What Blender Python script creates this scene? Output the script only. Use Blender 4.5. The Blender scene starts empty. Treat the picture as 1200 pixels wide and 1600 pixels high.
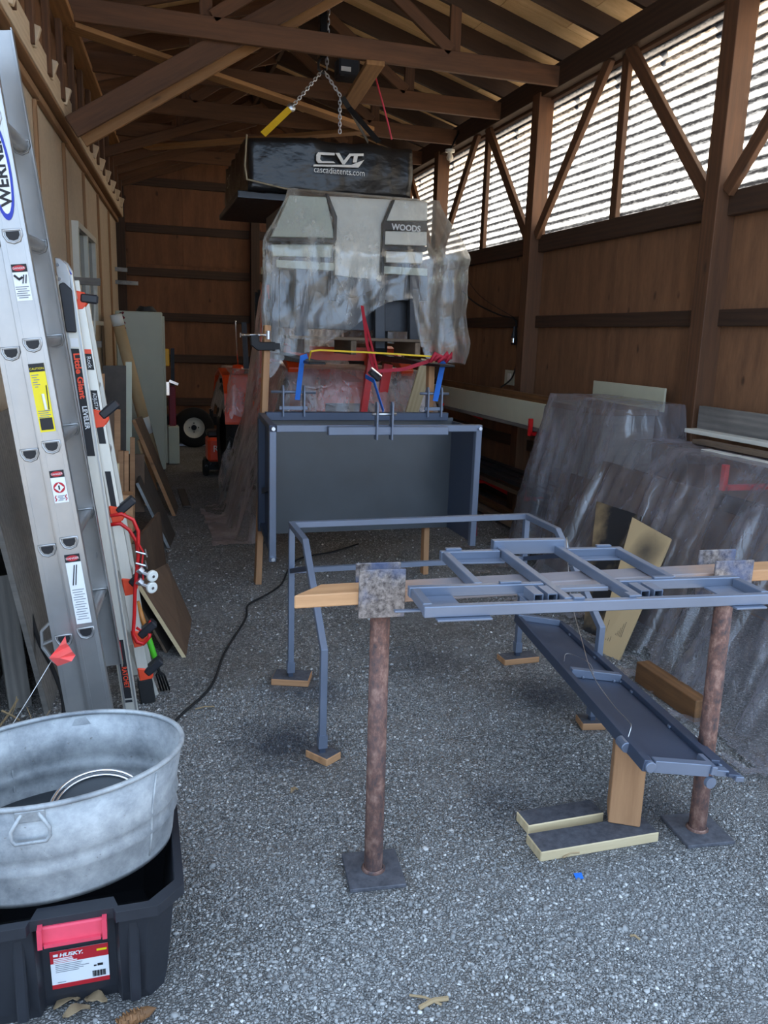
import bpy, bmesh, math, random
import numpy as np
from mathutils import Vector, Matrix, noise as mnoise

random.seed(7); rng = np.random.default_rng(7)
scene = bpy.context.scene
col = scene.collection

# ------------------------------------------------------------------ camera
F_PX, CXP, CYP, CAM_H = 1260.0, 600.0, 800.0, 1.55
AX = [Vector((0.95679544, -0.0312907, 0.28907331)),      # barn axes seen from the lens: across,
      Vector((-0.2890138, -0.21120239, 0.93373689)),     # along the right wall,
      Vector((0.0318357, -0.97694137, -0.21112093))]     # and up
cam_d = bpy.data.cameras.new('camera'); cam = bpy.data.objects.new('camera', cam_d); col.objects.link(cam)
right = Vector((AX[0][0], AX[1][0], AX[2][0])); down = Vector((AX[0][1], AX[1][1], AX[2][1])); fwd = Vector((AX[0][2], AX[1][2], AX[2][2]))
M4 = Matrix((right, -down, -fwd)).transposed().to_4x4(); M4.translation = (0, 0, CAM_H)
cam.matrix_world = M4
cam_d.sensor_fit = 'VERTICAL'; cam_d.sensor_height = 24.0; cam_d.sensor_width = 18.0
cam_d.lens = F_PX / 1600 * 24.0; cam_d.clip_start = 0.05; cam_d.clip_end = 300
scene.camera = cam

# ------------------------------------------------------------------ light
SKY = (0.54, 0.73, 1.0); SKY_STRENGTH = 1.0
world = bpy.data.worlds.new('sky'); scene.world = world; world.use_nodes = True
bg = world.node_tree.nodes['Background']; bg.inputs[0].default_value = (*SKY, 1); bg.inputs[1].default_value = SKY_STRENGTH
sun_d = bpy.data.lights.new('sun', 'SUN'); sun_d.energy = 9.5; sun_d.angle = 0.01; sun_d.color = (1.0, 0.86, 0.66)
sun = bpy.data.objects.new('sun', sun_d); col.objects.link(sun)
sun.rotation_euler = Vector((-0.80, -0.30, -0.62)).to_track_quat('-Z', 'Y').to_euler()
scene.view_settings.view_transform = 'Standard'; scene.view_settings.look = 'None'
scene.view_settings.gamma = 1.0; scene.view_settings.use_curve_mapping = False
scene.view_settings.exposure = 1.75

# ------------------------------------------------------------------ measuring helpers (pixel + known depth -> barn metres)
def ray(x, y):
    c = Vector((x - CXP, y - CYP, F_PX)); return Vector((AX[0].dot(c), AX[1].dot(c), AX[2].dot(c)))
def G(x, y, z=0.0): r = ray(x, y); p = r * ((z - CAM_H) / r.z); p.z = z; return p
def PY(x, y, Y): p = ray(x, y); p = p * (Y / p.y); p.z += CAM_H; return p
def PX(x, y, X): p = ray(x, y); p = p * (X / p.x); p.z += CAM_H; return p
def V(*a): return Vector(a)
Z = V(0, 0, 1)

# ------------------------------------------------------------------ materials
def S(r, g, b):
    f = lambda c: (c / 255 / 12.92) if c / 255 <= 0.04045 else ((c / 255 + 0.055) / 1.055) ** 2.4
    return (f(r), f(g), f(b))
class NT:
    def __init__(s, name):
        s.m = bpy.data.materials.new(name); s.m.use_nodes = True; s.t = s.m.node_tree; s.t.nodes.clear()
        s.out = s.n('ShaderNodeOutputMaterial'); s._co = None
    def n(s, t, **kw):
        nd = s.t.nodes.new(t)
        for k, v in kw.items():
            if k.startswith('_'): setattr(nd, k[1:], v)
        for k, v in kw.items():
            if k.startswith('_'): continue
            key = int(k[1:]) if k[0] == 'i' and k[1:].isdigit() else k.replace('__', ' ')
            s.set(nd, key, v)
        return nd
    def set(s, nd, key, v):
        i = nd.inputs[key]
        if isinstance(v, bpy.types.NodeSocket): s.t.links.new(v, i)
        elif isinstance(v, bpy.types.Node): s.t.links.new(v.outputs[0], i)
        else:
            if isinstance(v, (tuple, list)) and len(v) == 3 and i.type == 'RGBA': v = (*v, 1)
            i.default_value = v
    def co(s, scale=(1, 1, 1), rnd=True, kind='Object'):
        tc = s.n('ShaderNodeTexCoord'); mp = s.n('ShaderNodeMapping', Vector=tc.outputs[kind], Scale=scale)
        if rnd:
            oi = s.n('ShaderNodeObjectInfo'); mu = s.n('ShaderNodeMath', _operation='MULTIPLY', i0=oi.outputs['Random'], i1=37.0)
            s.set(mp, 'Location', s.n('ShaderNodeCombineXYZ', X=mu, Y=mu, Z=mu))
        return mp
    def noise(s, v, sc=5, det=4, rough=.55): return s.n('ShaderNodeTexNoise', Vector=v, Scale=sc, Detail=det, Roughness=rough).outputs[0]
    def voro(s, v, sc=5, feat='F1'): return s.n('ShaderNodeTexVoronoi', _feature=feat, Vector=v, Scale=sc)
    def ramp(s, f, stops, interp='LINEAR'):
        r = s.n('ShaderNodeValToRGB', Fac=f); r.color_ramp.interpolation = interp
        e = r.color_ramp.elements
        while len(e) < len(stops): e.new(0.5)
        for el, (p, c) in zip(e, stops):
            el.position = p; el.color = (*c, 1) if len(c) == 3 else c
        return r.outputs[0]
    def mix(s, f, a, b, bt='MIX'):
        m = s.n('ShaderNodeMix', _data_type='RGBA', _blend_type=bt); s.set(m, 0, f); s.set(m, 6, a); s.set(m, 7, b); return m.outputs[2]
    def math(s, op, a, b=0.0): return s.n('ShaderNodeMath', _operation=op, i0=a, i1=b).outputs[0]
    def vary(s, c, amt=.25):
        oi = s.n('ShaderNodeObjectInfo'); v = s.math('MULTIPLY_ADD', oi.outputs['Random'], amt); s.t.nodes[-1].inputs[2].default_value = 1 - amt / 2
        return s.n('ShaderNodeHueSaturation', Value=v, Color=c).outputs[0]
    def bump(s, h, st=.3, d=.01): return s.n('ShaderNodeBump', Strength=st, Distance=d, Height=h).outputs[0]
    def bsdf(s, c, rough=.6, metal=0., normal=None, **kw):
        b = s.n('ShaderNodeBsdfPrincipled', Roughness=rough, Metallic=metal); s.set(b, 'Base Color', c)
        if normal is not None: s.set(b, 'Normal', normal)
        for k, v in kw.items(): s.set(b, k.replace('__', ' '), v)
        return b
    def done(s, sh): s.t.links.new(sh.outputs[0] if isinstance(sh, bpy.types.Node) else sh, s.out.inputs[0]); return s.m
MT = {}
def plain(name, c, rough=.5, metal=0., var=.15, nsc=30, bump=0.1, **kw):
    t = NT(name); v = t.co()
    n = t.noise(v, nsc, 5); c2 = t.mix(n, tuple(x * (1 - var) for x in c), tuple(min(1, x * (1 + var)) for x in c))
    rr = t.math('MULTIPLY_ADD', n, .2); t.t.nodes[-1].inputs[2].default_value = max(0.02, rough - .1)
    MT[name] = t.done(t.bsdf(c2, rr, metal, t.bump(n, bump, .003), **kw)); return MT[name]
def wood(name, c1, c2, rough=.7, knots=True, var=.3, fine=1.0, dirt=0.0):
    t = NT(name); v = t.co((1.2 * fine, 14 * fine, 14 * fine)); v2 = t.co((1, 1, 1))
    g = t.noise(v, 2.5, 6, .65); w = t.n('ShaderNodeTexWave', _bands_direction='Y', Vector=v, Scale=.6, Distortion=6., Detail=3.).outputs[1]
    f = t.math('ADD', t.math('MULTIPLY', g, .82), t.math('MULTIPLY', w, .18))
    c = t.ramp(f, [(.2, c1), (.8, c2)])
    if knots:
        vo = t.voro(t.co((1.0, 3.2, 3.2)), 1.7).outputs['Distance']
        k = t.ramp(vo, [(.03, (1, 1, 1)), (.10, (0, 0, 0))]); c = t.mix(t.math('MULTIPLY', k, .7), c, tuple(x * .35 for x in c1))
    if dirt:
        d = t.ramp(t.noise(v2, 2.2, 5), [(.42, (0, 0, 0)), (.68, (1, 1, 1))]); c = t.mix(t.math('MULTIPLY', d, dirt), c, tuple(x * .4 for x in c1))
    MT[name] = t.done(t.bsdf(t.vary(c, var), rough, 0., t.bump(f, .25, .004))); return MT[name]
def ply(name, c1, c2, rough=.75, axes='YZ'):
    # rotary-cut face veneer: long cathedral figure, scattered knots and plugs
    t = NT(name); sc = {'YZ': (1, 5, .9), 'XZ': (5, 1, .9), 'XY': (1.1, 6, 1)}[axes]
    v = t.co(sc); g = t.noise(v, 2.0, 8, .62); g2 = t.noise(t.co(tuple(3 * x for x in sc)), 6., 4)
    f = t.math('ADD', t.math('MULTIPLY', g, .75), t.math('MULTIPLY', g2, .25)); c = t.ramp(f, [(.3, c1), (.7, c2)])
    ksc = {'YZ': (1, 1.5, .75), 'XZ': (1.5, 1, .75), 'XY': (.8, 1.5, 1)}[axes]
    vo = t.voro(t.co(ksc), 3.6).outputs['Distance']; wob = t.math('MULTIPLY_ADD', t.noise(t.co(), 14., 2), .12); t.t.nodes[-1].inputs[2].default_value = -.06
    vo = t.math('ADD', vo, wob)
    k = t.ramp(vo, [(.04, (1, 1, 1)), (.11, (0, 0, 0))]); c = t.mix(t.math('MULTIPLY', k, .75), c, tuple(x * .25 for x in c1))
    MT[name] = t.done(t.bsdf(t.vary(c, .18), rough, 0., t.bump(f, .12, .004))); return MT[name]

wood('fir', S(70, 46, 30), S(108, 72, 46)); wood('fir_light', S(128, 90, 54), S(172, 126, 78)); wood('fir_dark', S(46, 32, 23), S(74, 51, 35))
wood('pine', S(186, 162, 122), S(216, 196, 158), dirt=.1); wood('lumber', S(148, 106, 72), S(190, 144, 102)); wood('old_board', S(92, 76, 62), S(140, 118, 96), dirt=.4)
wood('grey_board', S(104, 100, 96), S(150, 144, 136), dirt=.5); wood('timber', S(96, 66, 40), S(150, 104, 62), dirt=.5)
ply('ply_wall', S(104, 72, 50), S(146, 104, 72)); ply('ply_back', S(96, 62, 42), S(136, 90, 60), axes='XZ'); ply('ply_roof', S(196, 156, 104), S(240, 204, 152), axes='XY')
ply('ply_grey', S(58, 52, 48), S(92, 84, 76), axes='XY'); ply('ply_brown', S(74, 56, 44), S(112, 88, 68), axes='XY')
wood('siding', S(188, 170, 146), S(218, 200, 176), knots=False, var=.1, dirt=.15); wood('batten', S(134, 100, 70), S(170, 132, 96), knots=False, var=.15); wood('fascia', S(200, 178, 148), S(228, 208, 180), knots=False, var=.1, dirt=.2)
plain('concrete', S(120, 116, 108), .9, 0, .3, 9, .4)
plain('white_paint', S(214, 212, 200), .5, 0, .08, 12); plain('cream_paint', S(196, 196, 172), .5, 0, .1, 8); plain('cabinet', S(178, 184, 168), .45, 0, .08, 6)
plain('black_rubber', S(26, 26, 27), .8, 0, .2, 60); plain('black_plastic', S(36, 38, 44), .45, 0, .2, 40, .15); plain('black_metal', S(22, 22, 24), .4, .6)
plain('chrome', (.8, .8, .82), .15, 1., .05); plain('zinc', (.62, .65, .70), .38, 1., .15, 20); plain('steel_dark', S(70, 72, 76), .45, .8, .2)
plain('orange_paint', S(214, 70, 26), .35); plain('red_paint', S(206, 30, 32), .35); plain('red_faded', S(206, 62, 84), .5); plain('red_orange', S(232, 76, 44), .4)
plain('red_strap', S(158, 22, 44), .7); plain('blue_strap', S(28, 100, 190), .7); plain('yellow_strap', S(214, 176, 30), .7); plain('black_strap', S(24, 24, 26), .8)
plain('white_plastic', S(226, 226, 218), .4, 0, .05); plain('paper_white', S(222, 224, 226), .5, 0, .03, 10, 0); plain('ink', S(24, 24, 28), .6, 0, 0, 10, 0); plain('ink_red', S(176, 28, 40), .5, 0, .03, 10, 0)
plain('ink_blue', S(22, 44, 160), .4, 0, .03, 10, 0); plain('label_yellow', S(226, 206, 20), .4, 0, .03, 10, 0); plain('label_silver', S(196, 204, 214), .35, .3, .03, 10, 0); plain('ink_grey', S(120, 124, 130), .6, 0, 0, 10, 0)
plain('flag_pink', S(255, 104, 100), .55, 0, .06); plain('wire', (.6, .6, .6), .35, 1.); plain('green_paint', S(80, 190, 40), .4); plain('amber', S(200, 60, 24), .15); plain('handle_wood', S(196, 128, 60), .35)
plain('white_logo', S(226, 226, 222), .55, 0, .03, 10, 0); plain('grey_tape', S(150, 140, 116), .6); plain('maroon', S(120, 16, 40), .5); plain('bulb', S(225, 220, 205), .3); plain('blue_scrap', S(40, 110, 200), .5)
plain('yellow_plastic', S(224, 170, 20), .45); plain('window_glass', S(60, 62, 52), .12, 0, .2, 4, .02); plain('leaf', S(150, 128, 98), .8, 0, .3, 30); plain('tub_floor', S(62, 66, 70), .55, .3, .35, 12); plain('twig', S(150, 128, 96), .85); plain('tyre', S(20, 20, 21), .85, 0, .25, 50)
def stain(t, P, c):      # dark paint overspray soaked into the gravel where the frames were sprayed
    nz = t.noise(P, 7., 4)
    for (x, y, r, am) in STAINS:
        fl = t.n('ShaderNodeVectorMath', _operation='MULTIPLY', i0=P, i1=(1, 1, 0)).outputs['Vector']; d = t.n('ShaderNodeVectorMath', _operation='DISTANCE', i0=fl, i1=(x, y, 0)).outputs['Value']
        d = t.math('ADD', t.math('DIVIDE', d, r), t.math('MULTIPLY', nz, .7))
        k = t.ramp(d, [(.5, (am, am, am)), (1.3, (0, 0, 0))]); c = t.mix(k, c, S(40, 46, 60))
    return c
def m_special():
    # painted steel: blue-grey primer with a soft sheen and overspray mottling
    for nm, c, r in (('blue_steel', S(110, 119, 136), .34), ('blue_steel_dark', S(68, 77, 95), .40), ('bed_panel', S(78, 82, 86), .34)):
        t = NT(nm); n = t.noise(t.co(), 4., 6); n2 = t.noise(t.co(), 120., 2)
        cc = t.mix(n, tuple(x * .75 for x in c), tuple(x * 1.2 for x in c)); ro = t.math('MULTIPLY_ADD', n, .25); t.t.nodes[-1].inputs[2].default_value = r - .12
        MT[nm] = t.done(t.bsdf(cc, ro, .35, t.bump(n2, .06, .002)))
    # bare mill-scale tube with a sprayed edge
    # rusty pipe
    t = NT('rust'); n = t.noise(t.co((1, 1, .6)), 38., 6, .7); n2 = t.noise(t.co(), 5., 4)
    c = t.ramp(n, [(.35, S(58, 42, 38)), (.5, S(118, 76, 56)), (.66, S(168, 128, 108))]); c = t.mix(t.math('MULTIPLY', n2, .5), c, S(110, 106, 112))
    MT['rust'] = t.done(t.bsdf(c, .75, .25, t.bump(n, .5, .003)))
    t = NT('rust_plate'); n = t.noise(t.co(), 60., 6, .7); n2 = t.noise(t.co(), 9., 3)
    c = t.ramp(n, [(.36, S(70, 62, 60)), (.62, S(150, 140, 134))]); c = t.mix(t.ramp(n2, [(.45, (0, 0, 0)), (.6, (.75, .75, .75))]), c, S(78, 92, 124))
    MT['rust_plate'] = t.done(t.bsdf(c, .6, .4, t.bump(n, .35, .002)))
    t = NT('plank_sprayed'); v = t.co((1.2, 14, 14)); g = t.noise(v, 2.5, 6, .65); c = t.ramp(g, [(.2, S(152, 108, 72)), (.8, S(196, 150, 106))]); tc = t.n('ShaderNodeTexCoord'); sx = t.n('ShaderNodeSeparateXYZ', Vector=tc.outputs['Object'])
    d = t.math('ADD', t.math('ABSOLUTE', t.math('ADD', sx.outputs['X'], .22)), t.math('MULTIPLY', t.noise(t.co(), 9., 4), .35)); k = t.ramp(d, [(.52, (.85, .85, .85)), (.78, (0, 0, 0))]); MT['plank_sprayed'] = t.done(t.bsdf(t.mix(k, c, S(112, 116, 126)), .65, 0., t.bump(g, .2, .003)))
    t = NT('base_plate'); n = t.noise(t.co(), 40., 6, .7); c = t.ramp(n, [(.3, S(62, 62, 68)), (.7, S(96, 97, 104))]); MT['base_plate'] = t.done(t.bsdf(c, .75, .2, t.bump(n, .4, .003)))
    # galvanised sheet, weathered
    t = NT('galvanised'); n = t.noise(t.co(), 7., 8, .7); vo = t.voro(t.co(), 60.).outputs['Color']; sp = t.noise(t.co(), 90., 3)
    c = t.mix(t.ramp(n, [(.35, (0, 0, 0)), (.65, (1, 1, 1))]), S(124, 128, 132), S(184, 187, 188)); c = t.mix(t.math('MULTIPLY', t.n('ShaderNodeSeparateColor', Color=vo).outputs[0], .12), c, S(90, 96, 104)); c = t.mix(t.ramp(sp, [(.68, (0, 0, 0)), (.74, (.6, .6, .6))]), c, S(98, 92, 84))
    MT['galvanised'] = t.done(t.bsdf(c, .62, .35, t.bump(sp, .15, .002)))
    # extruded aluminium
    t = NT('aluminium'); n = t.noise(t.co((1, 1, .12)), 30., 5); n2 = t.noise(t.co(), 6., 4)
    c = t.mix(n2, S(150, 151, 154), S(196, 195, 192)); ro = t.math('MULTIPLY_ADD', n, .25); t.t.nodes[-1].inputs[2].default_value = .2
    MT['aluminium'] = t.done(t.bsdf(c, ro, .72, t.bump(n, .05, .002)))
    t = NT('pale_rail'); n = t.noise(t.co((1, 1, .12)), 30., 5); MT['pale_rail'] = t.done(t.bsdf(t.mix(n, S(200, 196, 186), S(226, 222, 210)), .35, .45))
    # black vinyl with creases
    t = NT('vinyl'); n = t.noise(t.co((1, 1, 1)), 4., 3, .5); n2 = t.noise(t.co((1, 1, 2)), 11., 2)
    MT['vinyl'] = t.done(t.bsdf(t.mix(n, S(16, 17, 19), S(30, 31, 33)), .30, 0., t.bump(t.math('ADD', n, t.math('MULTIPLY', n2, .3)), .35, .04)))
    # thin polythene film, crinkled: partly clear, partly milky, glossy
    for nm, milk, tint, br in (('film', .13, S(235, 236, 232), 1.0), ('film_tarp', .24, S(196, 194, 204), .8), ('film_tractor', .32, S(226, 214, 214), .8)):
        t = NT(nm); v = t.co((1, 1, .5)); cr = t.noise(v, 11., 6, .65); cr2 = t.voro(t.co((1.3, 1.3, .55)), 9., 'DISTANCE_TO_EDGE').outputs['Distance']
        h = t.math('ADD', cr, t.math('MULTIPLY', t.math('MINIMUM', cr2, .06), 2.0)); nr = t.bump(h, .45, .02)
        lw = t.n('ShaderNodeLayerWeight', Blend=.35, Normal=nr)
        film = t.n('ShaderNodeMixShader', Fac=.45); df = t.n('ShaderNodeBsdfDiffuse', Color=tint, Normal=nr); tr = t.n('ShaderNodeBsdfTranslucent', Color=tint, Normal=nr)
        t.set(film, 1, df); t.set(film, 2, tr)
        cl = t.n('ShaderNodeMixShader'); f = t.math('ADD', milk - .08, t.math('MULTIPLY', t.math('POWER', lw.outputs['Facing'], 2.0), .55)); f = t.math('ADD', f, t.math('MULTIPLY', t.ramp(t.noise(t.co((1, 1, .45)), 5., 6, .7), [(.45, (0, 0, 0)), (.75, (1, 1, 1))]), .45))
        t.set(cl, 0, f); t.set(cl, 1, t.n('ShaderNodeBsdfTransparent', Color=(.96, .965, .97))); t.set(cl, 2, film)
        gl = t.n('ShaderNodeMixShader'); t.set(gl, 0, t.math('MULTIPLY_ADD', lw.outputs['Fresnel'], .5)); t.t.nodes[-1].inputs[2].default_value = .05
        t.set(gl, 1, cl); t.set(gl, 2, t.n('ShaderNodeBsdfGlossy', Color=(1, 1, 1), Roughness=.16, Normal=nr)); MT[nm] = t.done(gl)
    # corrugated glass-fibre panel: dirty in every second groove, warm light painted in as amber towards the top
    t = NT('fibreglass'); tc = t.n('ShaderNodeTexCoord'); sx = t.n('ShaderNodeSeparateXYZ', Vector=tc.outputs['Object'])
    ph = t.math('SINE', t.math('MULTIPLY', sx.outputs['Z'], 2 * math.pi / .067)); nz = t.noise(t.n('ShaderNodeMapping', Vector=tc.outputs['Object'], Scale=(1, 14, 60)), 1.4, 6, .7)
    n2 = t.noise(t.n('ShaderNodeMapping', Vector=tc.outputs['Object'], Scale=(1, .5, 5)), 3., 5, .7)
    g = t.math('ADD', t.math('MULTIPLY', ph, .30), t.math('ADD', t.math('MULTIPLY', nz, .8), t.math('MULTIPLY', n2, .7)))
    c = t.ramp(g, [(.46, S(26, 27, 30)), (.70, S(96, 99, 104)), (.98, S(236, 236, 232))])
    top = t.n('ShaderNodeMapRange', Value=sx.outputs['Z'], i1=.62, i2=1.12).outputs[0]
    c = t.mix(t.math('MULTIPLY', top, .8), c, t.mix(.8, c, S(206, 158, 84), 'MULTIPLY'))
    a = t.n('ShaderNodeMixShader', Fac=.12); t.set(a, 1, t.n('ShaderNodeBsdfTranslucent', Color=c)); t.set(a, 2, t.n('ShaderNodeBsdfGlossy', Color=c, Roughness=.4)); MT['fibreglass'] = t.done(a)
    # cardboard with black overspray
    t = NT('cardboard'); tc = t.co(rnd=False); n = t.noise(tc, 5., 5); c = t.mix(n, S(168, 142, 104), S(194, 170, 130)); MT['cardboard'] = t.done(t.bsdf(c, .8))
    t = NT('cardboard_sprayed'); gd = t.n('ShaderNodeTexCoord'); d = t.n('ShaderNodeVectorMath', _operation='DISTANCE', i0=gd.outputs['Generated'], i1=(.72, .5, .84)); n = t.noise(t.co(), 9., 5)
    k = t.ramp(t.math('ADD', d.outputs['Value'], t.math('MULTIPLY', n, .15)), [(.12, (.95, .95, .95)), (.36, (0, 0, 0))]); MT['cardboard_sprayed'] = t.done(t.bsdf(t.mix(k, S(182, 156, 116), S(38, 38, 42)), .8))
    t = NT('cardboard_black'); n = t.noise(t.co(), 3.5, 5); MT['cardboard_black'] = t.done(t.bsdf(t.mix(t.ramp(n, [(.46, (0, 0, 0)), (.7, (1, 1, 1))]), S(32, 31, 33), S(150, 126, 92)), .8))
    # gravel ground: crushed grey stone, with patches of dark overspray under the painted frames
    t = NT('gravel'); tc = t.n('ShaderNodeTexCoord'); P = tc.outputs['Object']
    vo = t.voro(P, 115.); ve = t.voro(P, 115., 'DISTANCE_TO_EDGE').outputs['Distance']
    bw = t.n('ShaderNodeSeparateColor', Color=vo.outputs['Color']).outputs[0]
    c = t.ramp(bw, [(0., S(104, 104, 104)), (.5, S(144, 143, 141)), (.86, S(176, 174, 171)), (1., S(214, 212, 209))])
    c = t.mix(t.ramp(ve, [(0., (1, 1, 1)), (.12, (0, 0, 0))]), c, S(84, 83, 82)); big = t.noise(P, 1.6, 5); c = t.mix(t.math('MULTIPLY', t.ramp(big, [(.4, (0, 0, 0)), (.65, (1, 1, 1))]), .35), c, S(112, 102, 90))
    fines = t.noise(P, 2.6, 4); c = t.mix(t.math('MULTIPLY', t.ramp(fines, [(.5, (0, 0, 0)), (.64, (1, 1, 1))]), .5), c, S(150, 148, 146))
    c = stain(t, P, c)
    h = t.math('ADD', t.math('MINIMUM', ve, .25), t.math('MULTIPLY', t.math('MINIMUM', t.voro(P, 36., 'DISTANCE_TO_EDGE').outputs['Distance'], .2), .8))
    MT['gravel'] = t.done(t.bsdf(c, .9, 0., t.bump(h, .9, .03)))
    for nm, a, b in (('stone', (84, 84, 84), (190, 189, 186)),):
        t = NT(nm); at = t.n('ShaderNodeAttribute', _attribute_name='tone'); c = t.ramp(at.outputs['Fac'], [(0., S(96, 96, 96)), (.6, S(146, 145, 143)), (1., S(208, 206, 203))]); MT[nm] = t.done(t.bsdf(stain(t, t.n('ShaderNodeTexCoord').outputs['Object'], c), .88))
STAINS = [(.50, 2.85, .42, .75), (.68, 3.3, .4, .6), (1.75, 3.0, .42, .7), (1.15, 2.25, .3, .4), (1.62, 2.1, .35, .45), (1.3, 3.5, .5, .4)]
m_special()

# ------------------------------------------------------------------ mesh helpers
ORG = {}
def thing(name, label, cat, loc=(0, 0, 0), group=None, kind=None):
    o = bpy.data.objects.new(name, None); col.objects.link(o); o.location = loc; o.empty_display_size = .1
    if label: o['label'] = label
    if cat: o['category'] = cat
    if group: o['group'] = group
    if kind: o['kind'] = kind
    ORG[o] = Vector(loc); return o
def tag(o, label=None, cat=None, group=None, kind=None):
    if label: o['label'] = label
    if cat: o['category'] = cat
    if group: o['group'] = group
    if kind: o['kind'] = kind
    return o
class MB:
    def __init__(s): s.v = []; s.f = []
    def add(s, vs, fs):
        b = len(s.v); s.v += [Vector(v) for v in vs]; s.f += [tuple(b + i for i in f) for f in fs]; return s
    def hexa(s, p): return s.add(p, [(3, 2, 1, 0), (4, 5, 6, 7), (0, 1, 5, 4), (1, 2, 6, 5), (2, 3, 7, 6), (3, 0, 4, 7)])
    def box(s, a, b):
        (x0, y0, z0), (x1, y1, z1) = a, b
        return s.hexa([(x0, y0, z0), (x1, y0, z0), (x1, y1, z0), (x0, y1, z0), (x0, y0, z1), (x1, y0, z1), (x1, y1, z1), (x0, y1, z1)])
    def bar(s, p, q, w, h, up=Z):       # rectangular bar p->q, w sideways, h along up
        p, q, up = Vector(p), Vector(q), Vector(up); d = (q - p).normalized()
        if abs(d.dot(up)) > .98: up = V(0, 1, 0) if abs(d.y) < .9 else V(1, 0, 0)
        sd = d.cross(up).normalized(); u = sd.cross(d).normalized(); a, b = sd * w / 2, u * h / 2
        return s.hexa([p - a - b, p + a - b, q + a - b, q - a - b, p - a + b, p + a + b, q + a + b, q - a + b])
    def prism(s, poly, ext):            # polygon extruded by vector
        ext = Vector(ext); n = len(poly); poly = [Vector(p) for p in poly]
        vs = poly + [p + ext for p in poly]; nrm = sum(((poly[i] - poly[0]).cross(poly[(i + 1) % n] - poly[0]) for i in range(1, n)), Vector())
        fs = [tuple(range(n)), tuple(range(2 * n - 1, n - 1, -1))] + [(i, i + n, (i + 1) % n + n, (i + 1) % n) for i in range(n)]
        if nrm.dot(ext) > 0: fs = [tuple(reversed(f)) for f in fs]
        return s.add(vs, fs)
    def sweep(s, pts, prof, up=None, closed=False, caps=True):
        pts = [Vector(p) for p in pts]; n = len(pts); m = len(prof); rings = []
        T = []
        for i in range(n):
            a = pts[i] - pts[i - 1] if (i > 0 or closed) else None; b = pts[(i + 1) % n] - pts[i] if (i < n - 1 or closed) else None
            a = a.normalized() if a else b.normalized(); b = b.normalized() if b else a; T.append((a, b, ((a + b).normalized() if (a + b).length > 1e-6 else a)))
        u0 = Vector(up) if up else (Z if abs(T[0][2].z) < .9 else V(0, 1, 0))
        for i in range(n):
            a, b, t = T[i]
            if not up and i > 0: u0 = ul
            sd = t.cross(u0).normalized(); u = sd.cross(t).normalized(); ul = u
            k = 1.0
            ax = (a.cross(b)); ring = []
            ch = max(.35, t.dot(a)); bis = (b - a)
            for (x, y) in prof:
                o = sd * x + u * y
                if bis.length > 1e-4: bn = bis.normalized(); o = o + bn * (o.dot(bn)) * (1 / ch - 1)
                ring.append(pts[i] + o)
            rings.append(ring)
        b0 = len(s.v); s.v += [v for r in rings for v in r]
        R_ = n if closed else n - 1
        for i in range(R_):
            for j in range(m):
                j2 = (j + 1) % m; i2 = (i + 1) % n
                s.f.append((b0 + i * m + j, b0 + i * m + j2, b0 + i2 * m + j2, b0 + i2 * m + j))
        if caps and not closed: s.f.append(tuple(b0 + j for j in reversed(range(m)))); s.f.append(tuple(b0 + (n - 1) * m + j for j in range(m)))
        return s
    def tube(s, pts, r, n=8, **k): return s.sweep(pts, [(r * math.cos(2 * math.pi * i / n), r * math.sin(2 * math.pi * i / n)) for i in range(n)], **k)
    def sq(s, pts, w, h=None, up=None, **k): h = h or w; return s.sweep(pts, [(-w / 2, -h / 2), (w / 2, -h / 2), (w / 2, h / 2), (-w / 2, h / 2)], up=up, **k)
    def lathe(s, prof, c, n=24, ax=Z, sx=1., sy=1., rot=0., cap=False):
        ax = Vector(ax).normalized(); q = Z.rotation_difference(ax).to_matrix(); c = Vector(c); b0 = len(s.v); m = len(prof)
        for i in range(n):
            a = 2 * math.pi * i / n
            for (r, z) in prof:
                x, y = r * math.cos(a) * sx, r * math.sin(a) * sy; x, y = x * math.cos(rot) - y * math.sin(rot), x * math.sin(rot) + y * math.cos(rot)
                s.v.append(c + q @ V(x, y, z))
        for i in range(n):
            i2 = (i + 1) % n
            for j in range(m - 1): s.f.append((b0 + i * m + j, b0 + i2 * m + j, b0 + i2 * m + j + 1, b0 + i * m + j + 1))
        if cap: s.f.append(tuple(b0 + i * m for i in reversed(range(n)))); s.f.append(tuple(b0 + i * m + m - 1 for i in range(n)))
        return s
    def build(s, name, mat, parent=None, smooth=False, bevel=0., label=None, cat=None, group=None, kind=None, solid=0., sub=0):
        me = bpy.data.meshes.new(name); lo = Vector((0, 0, 0))
        if parent is not None: org = ORG[parent]
        else:
            xs = [v.x for v in s.v]; ys = [v.y for v in s.v]; org = V((min(xs) + max(xs)) / 2, (min(ys) + max(ys)) / 2, min(v.z for v in s.v)); lo = org
        me.from_pydata([tuple(v - org) for v in s.v], [], s.f); me.materials.append(MT[mat] if isinstance(mat, str) else mat)
        if smooth: me.polygons.foreach_set('use_smooth', [True] * len(me.polygons))
        me.update(); o = bpy.data.objects.new(name, me); col.objects.link(o); o.location = lo; ORG[o] = org
        if parent is not None: o.parent = parent
        if solid: md = o.modifiers.new('solid', 'SOLIDIFY'); md.thickness = solid; md.offset = 0
        if sub: md = o.modifiers.new('sub', 'SUBSURF'); md.levels = md.render_levels = sub
        if bevel: md = o.modifiers.new('bevel', 'BEVEL'); md.width = bevel; md.segments = 1; md.limit_method = 'ANGLE'
        return tag(o, label, cat, group, kind)
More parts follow.
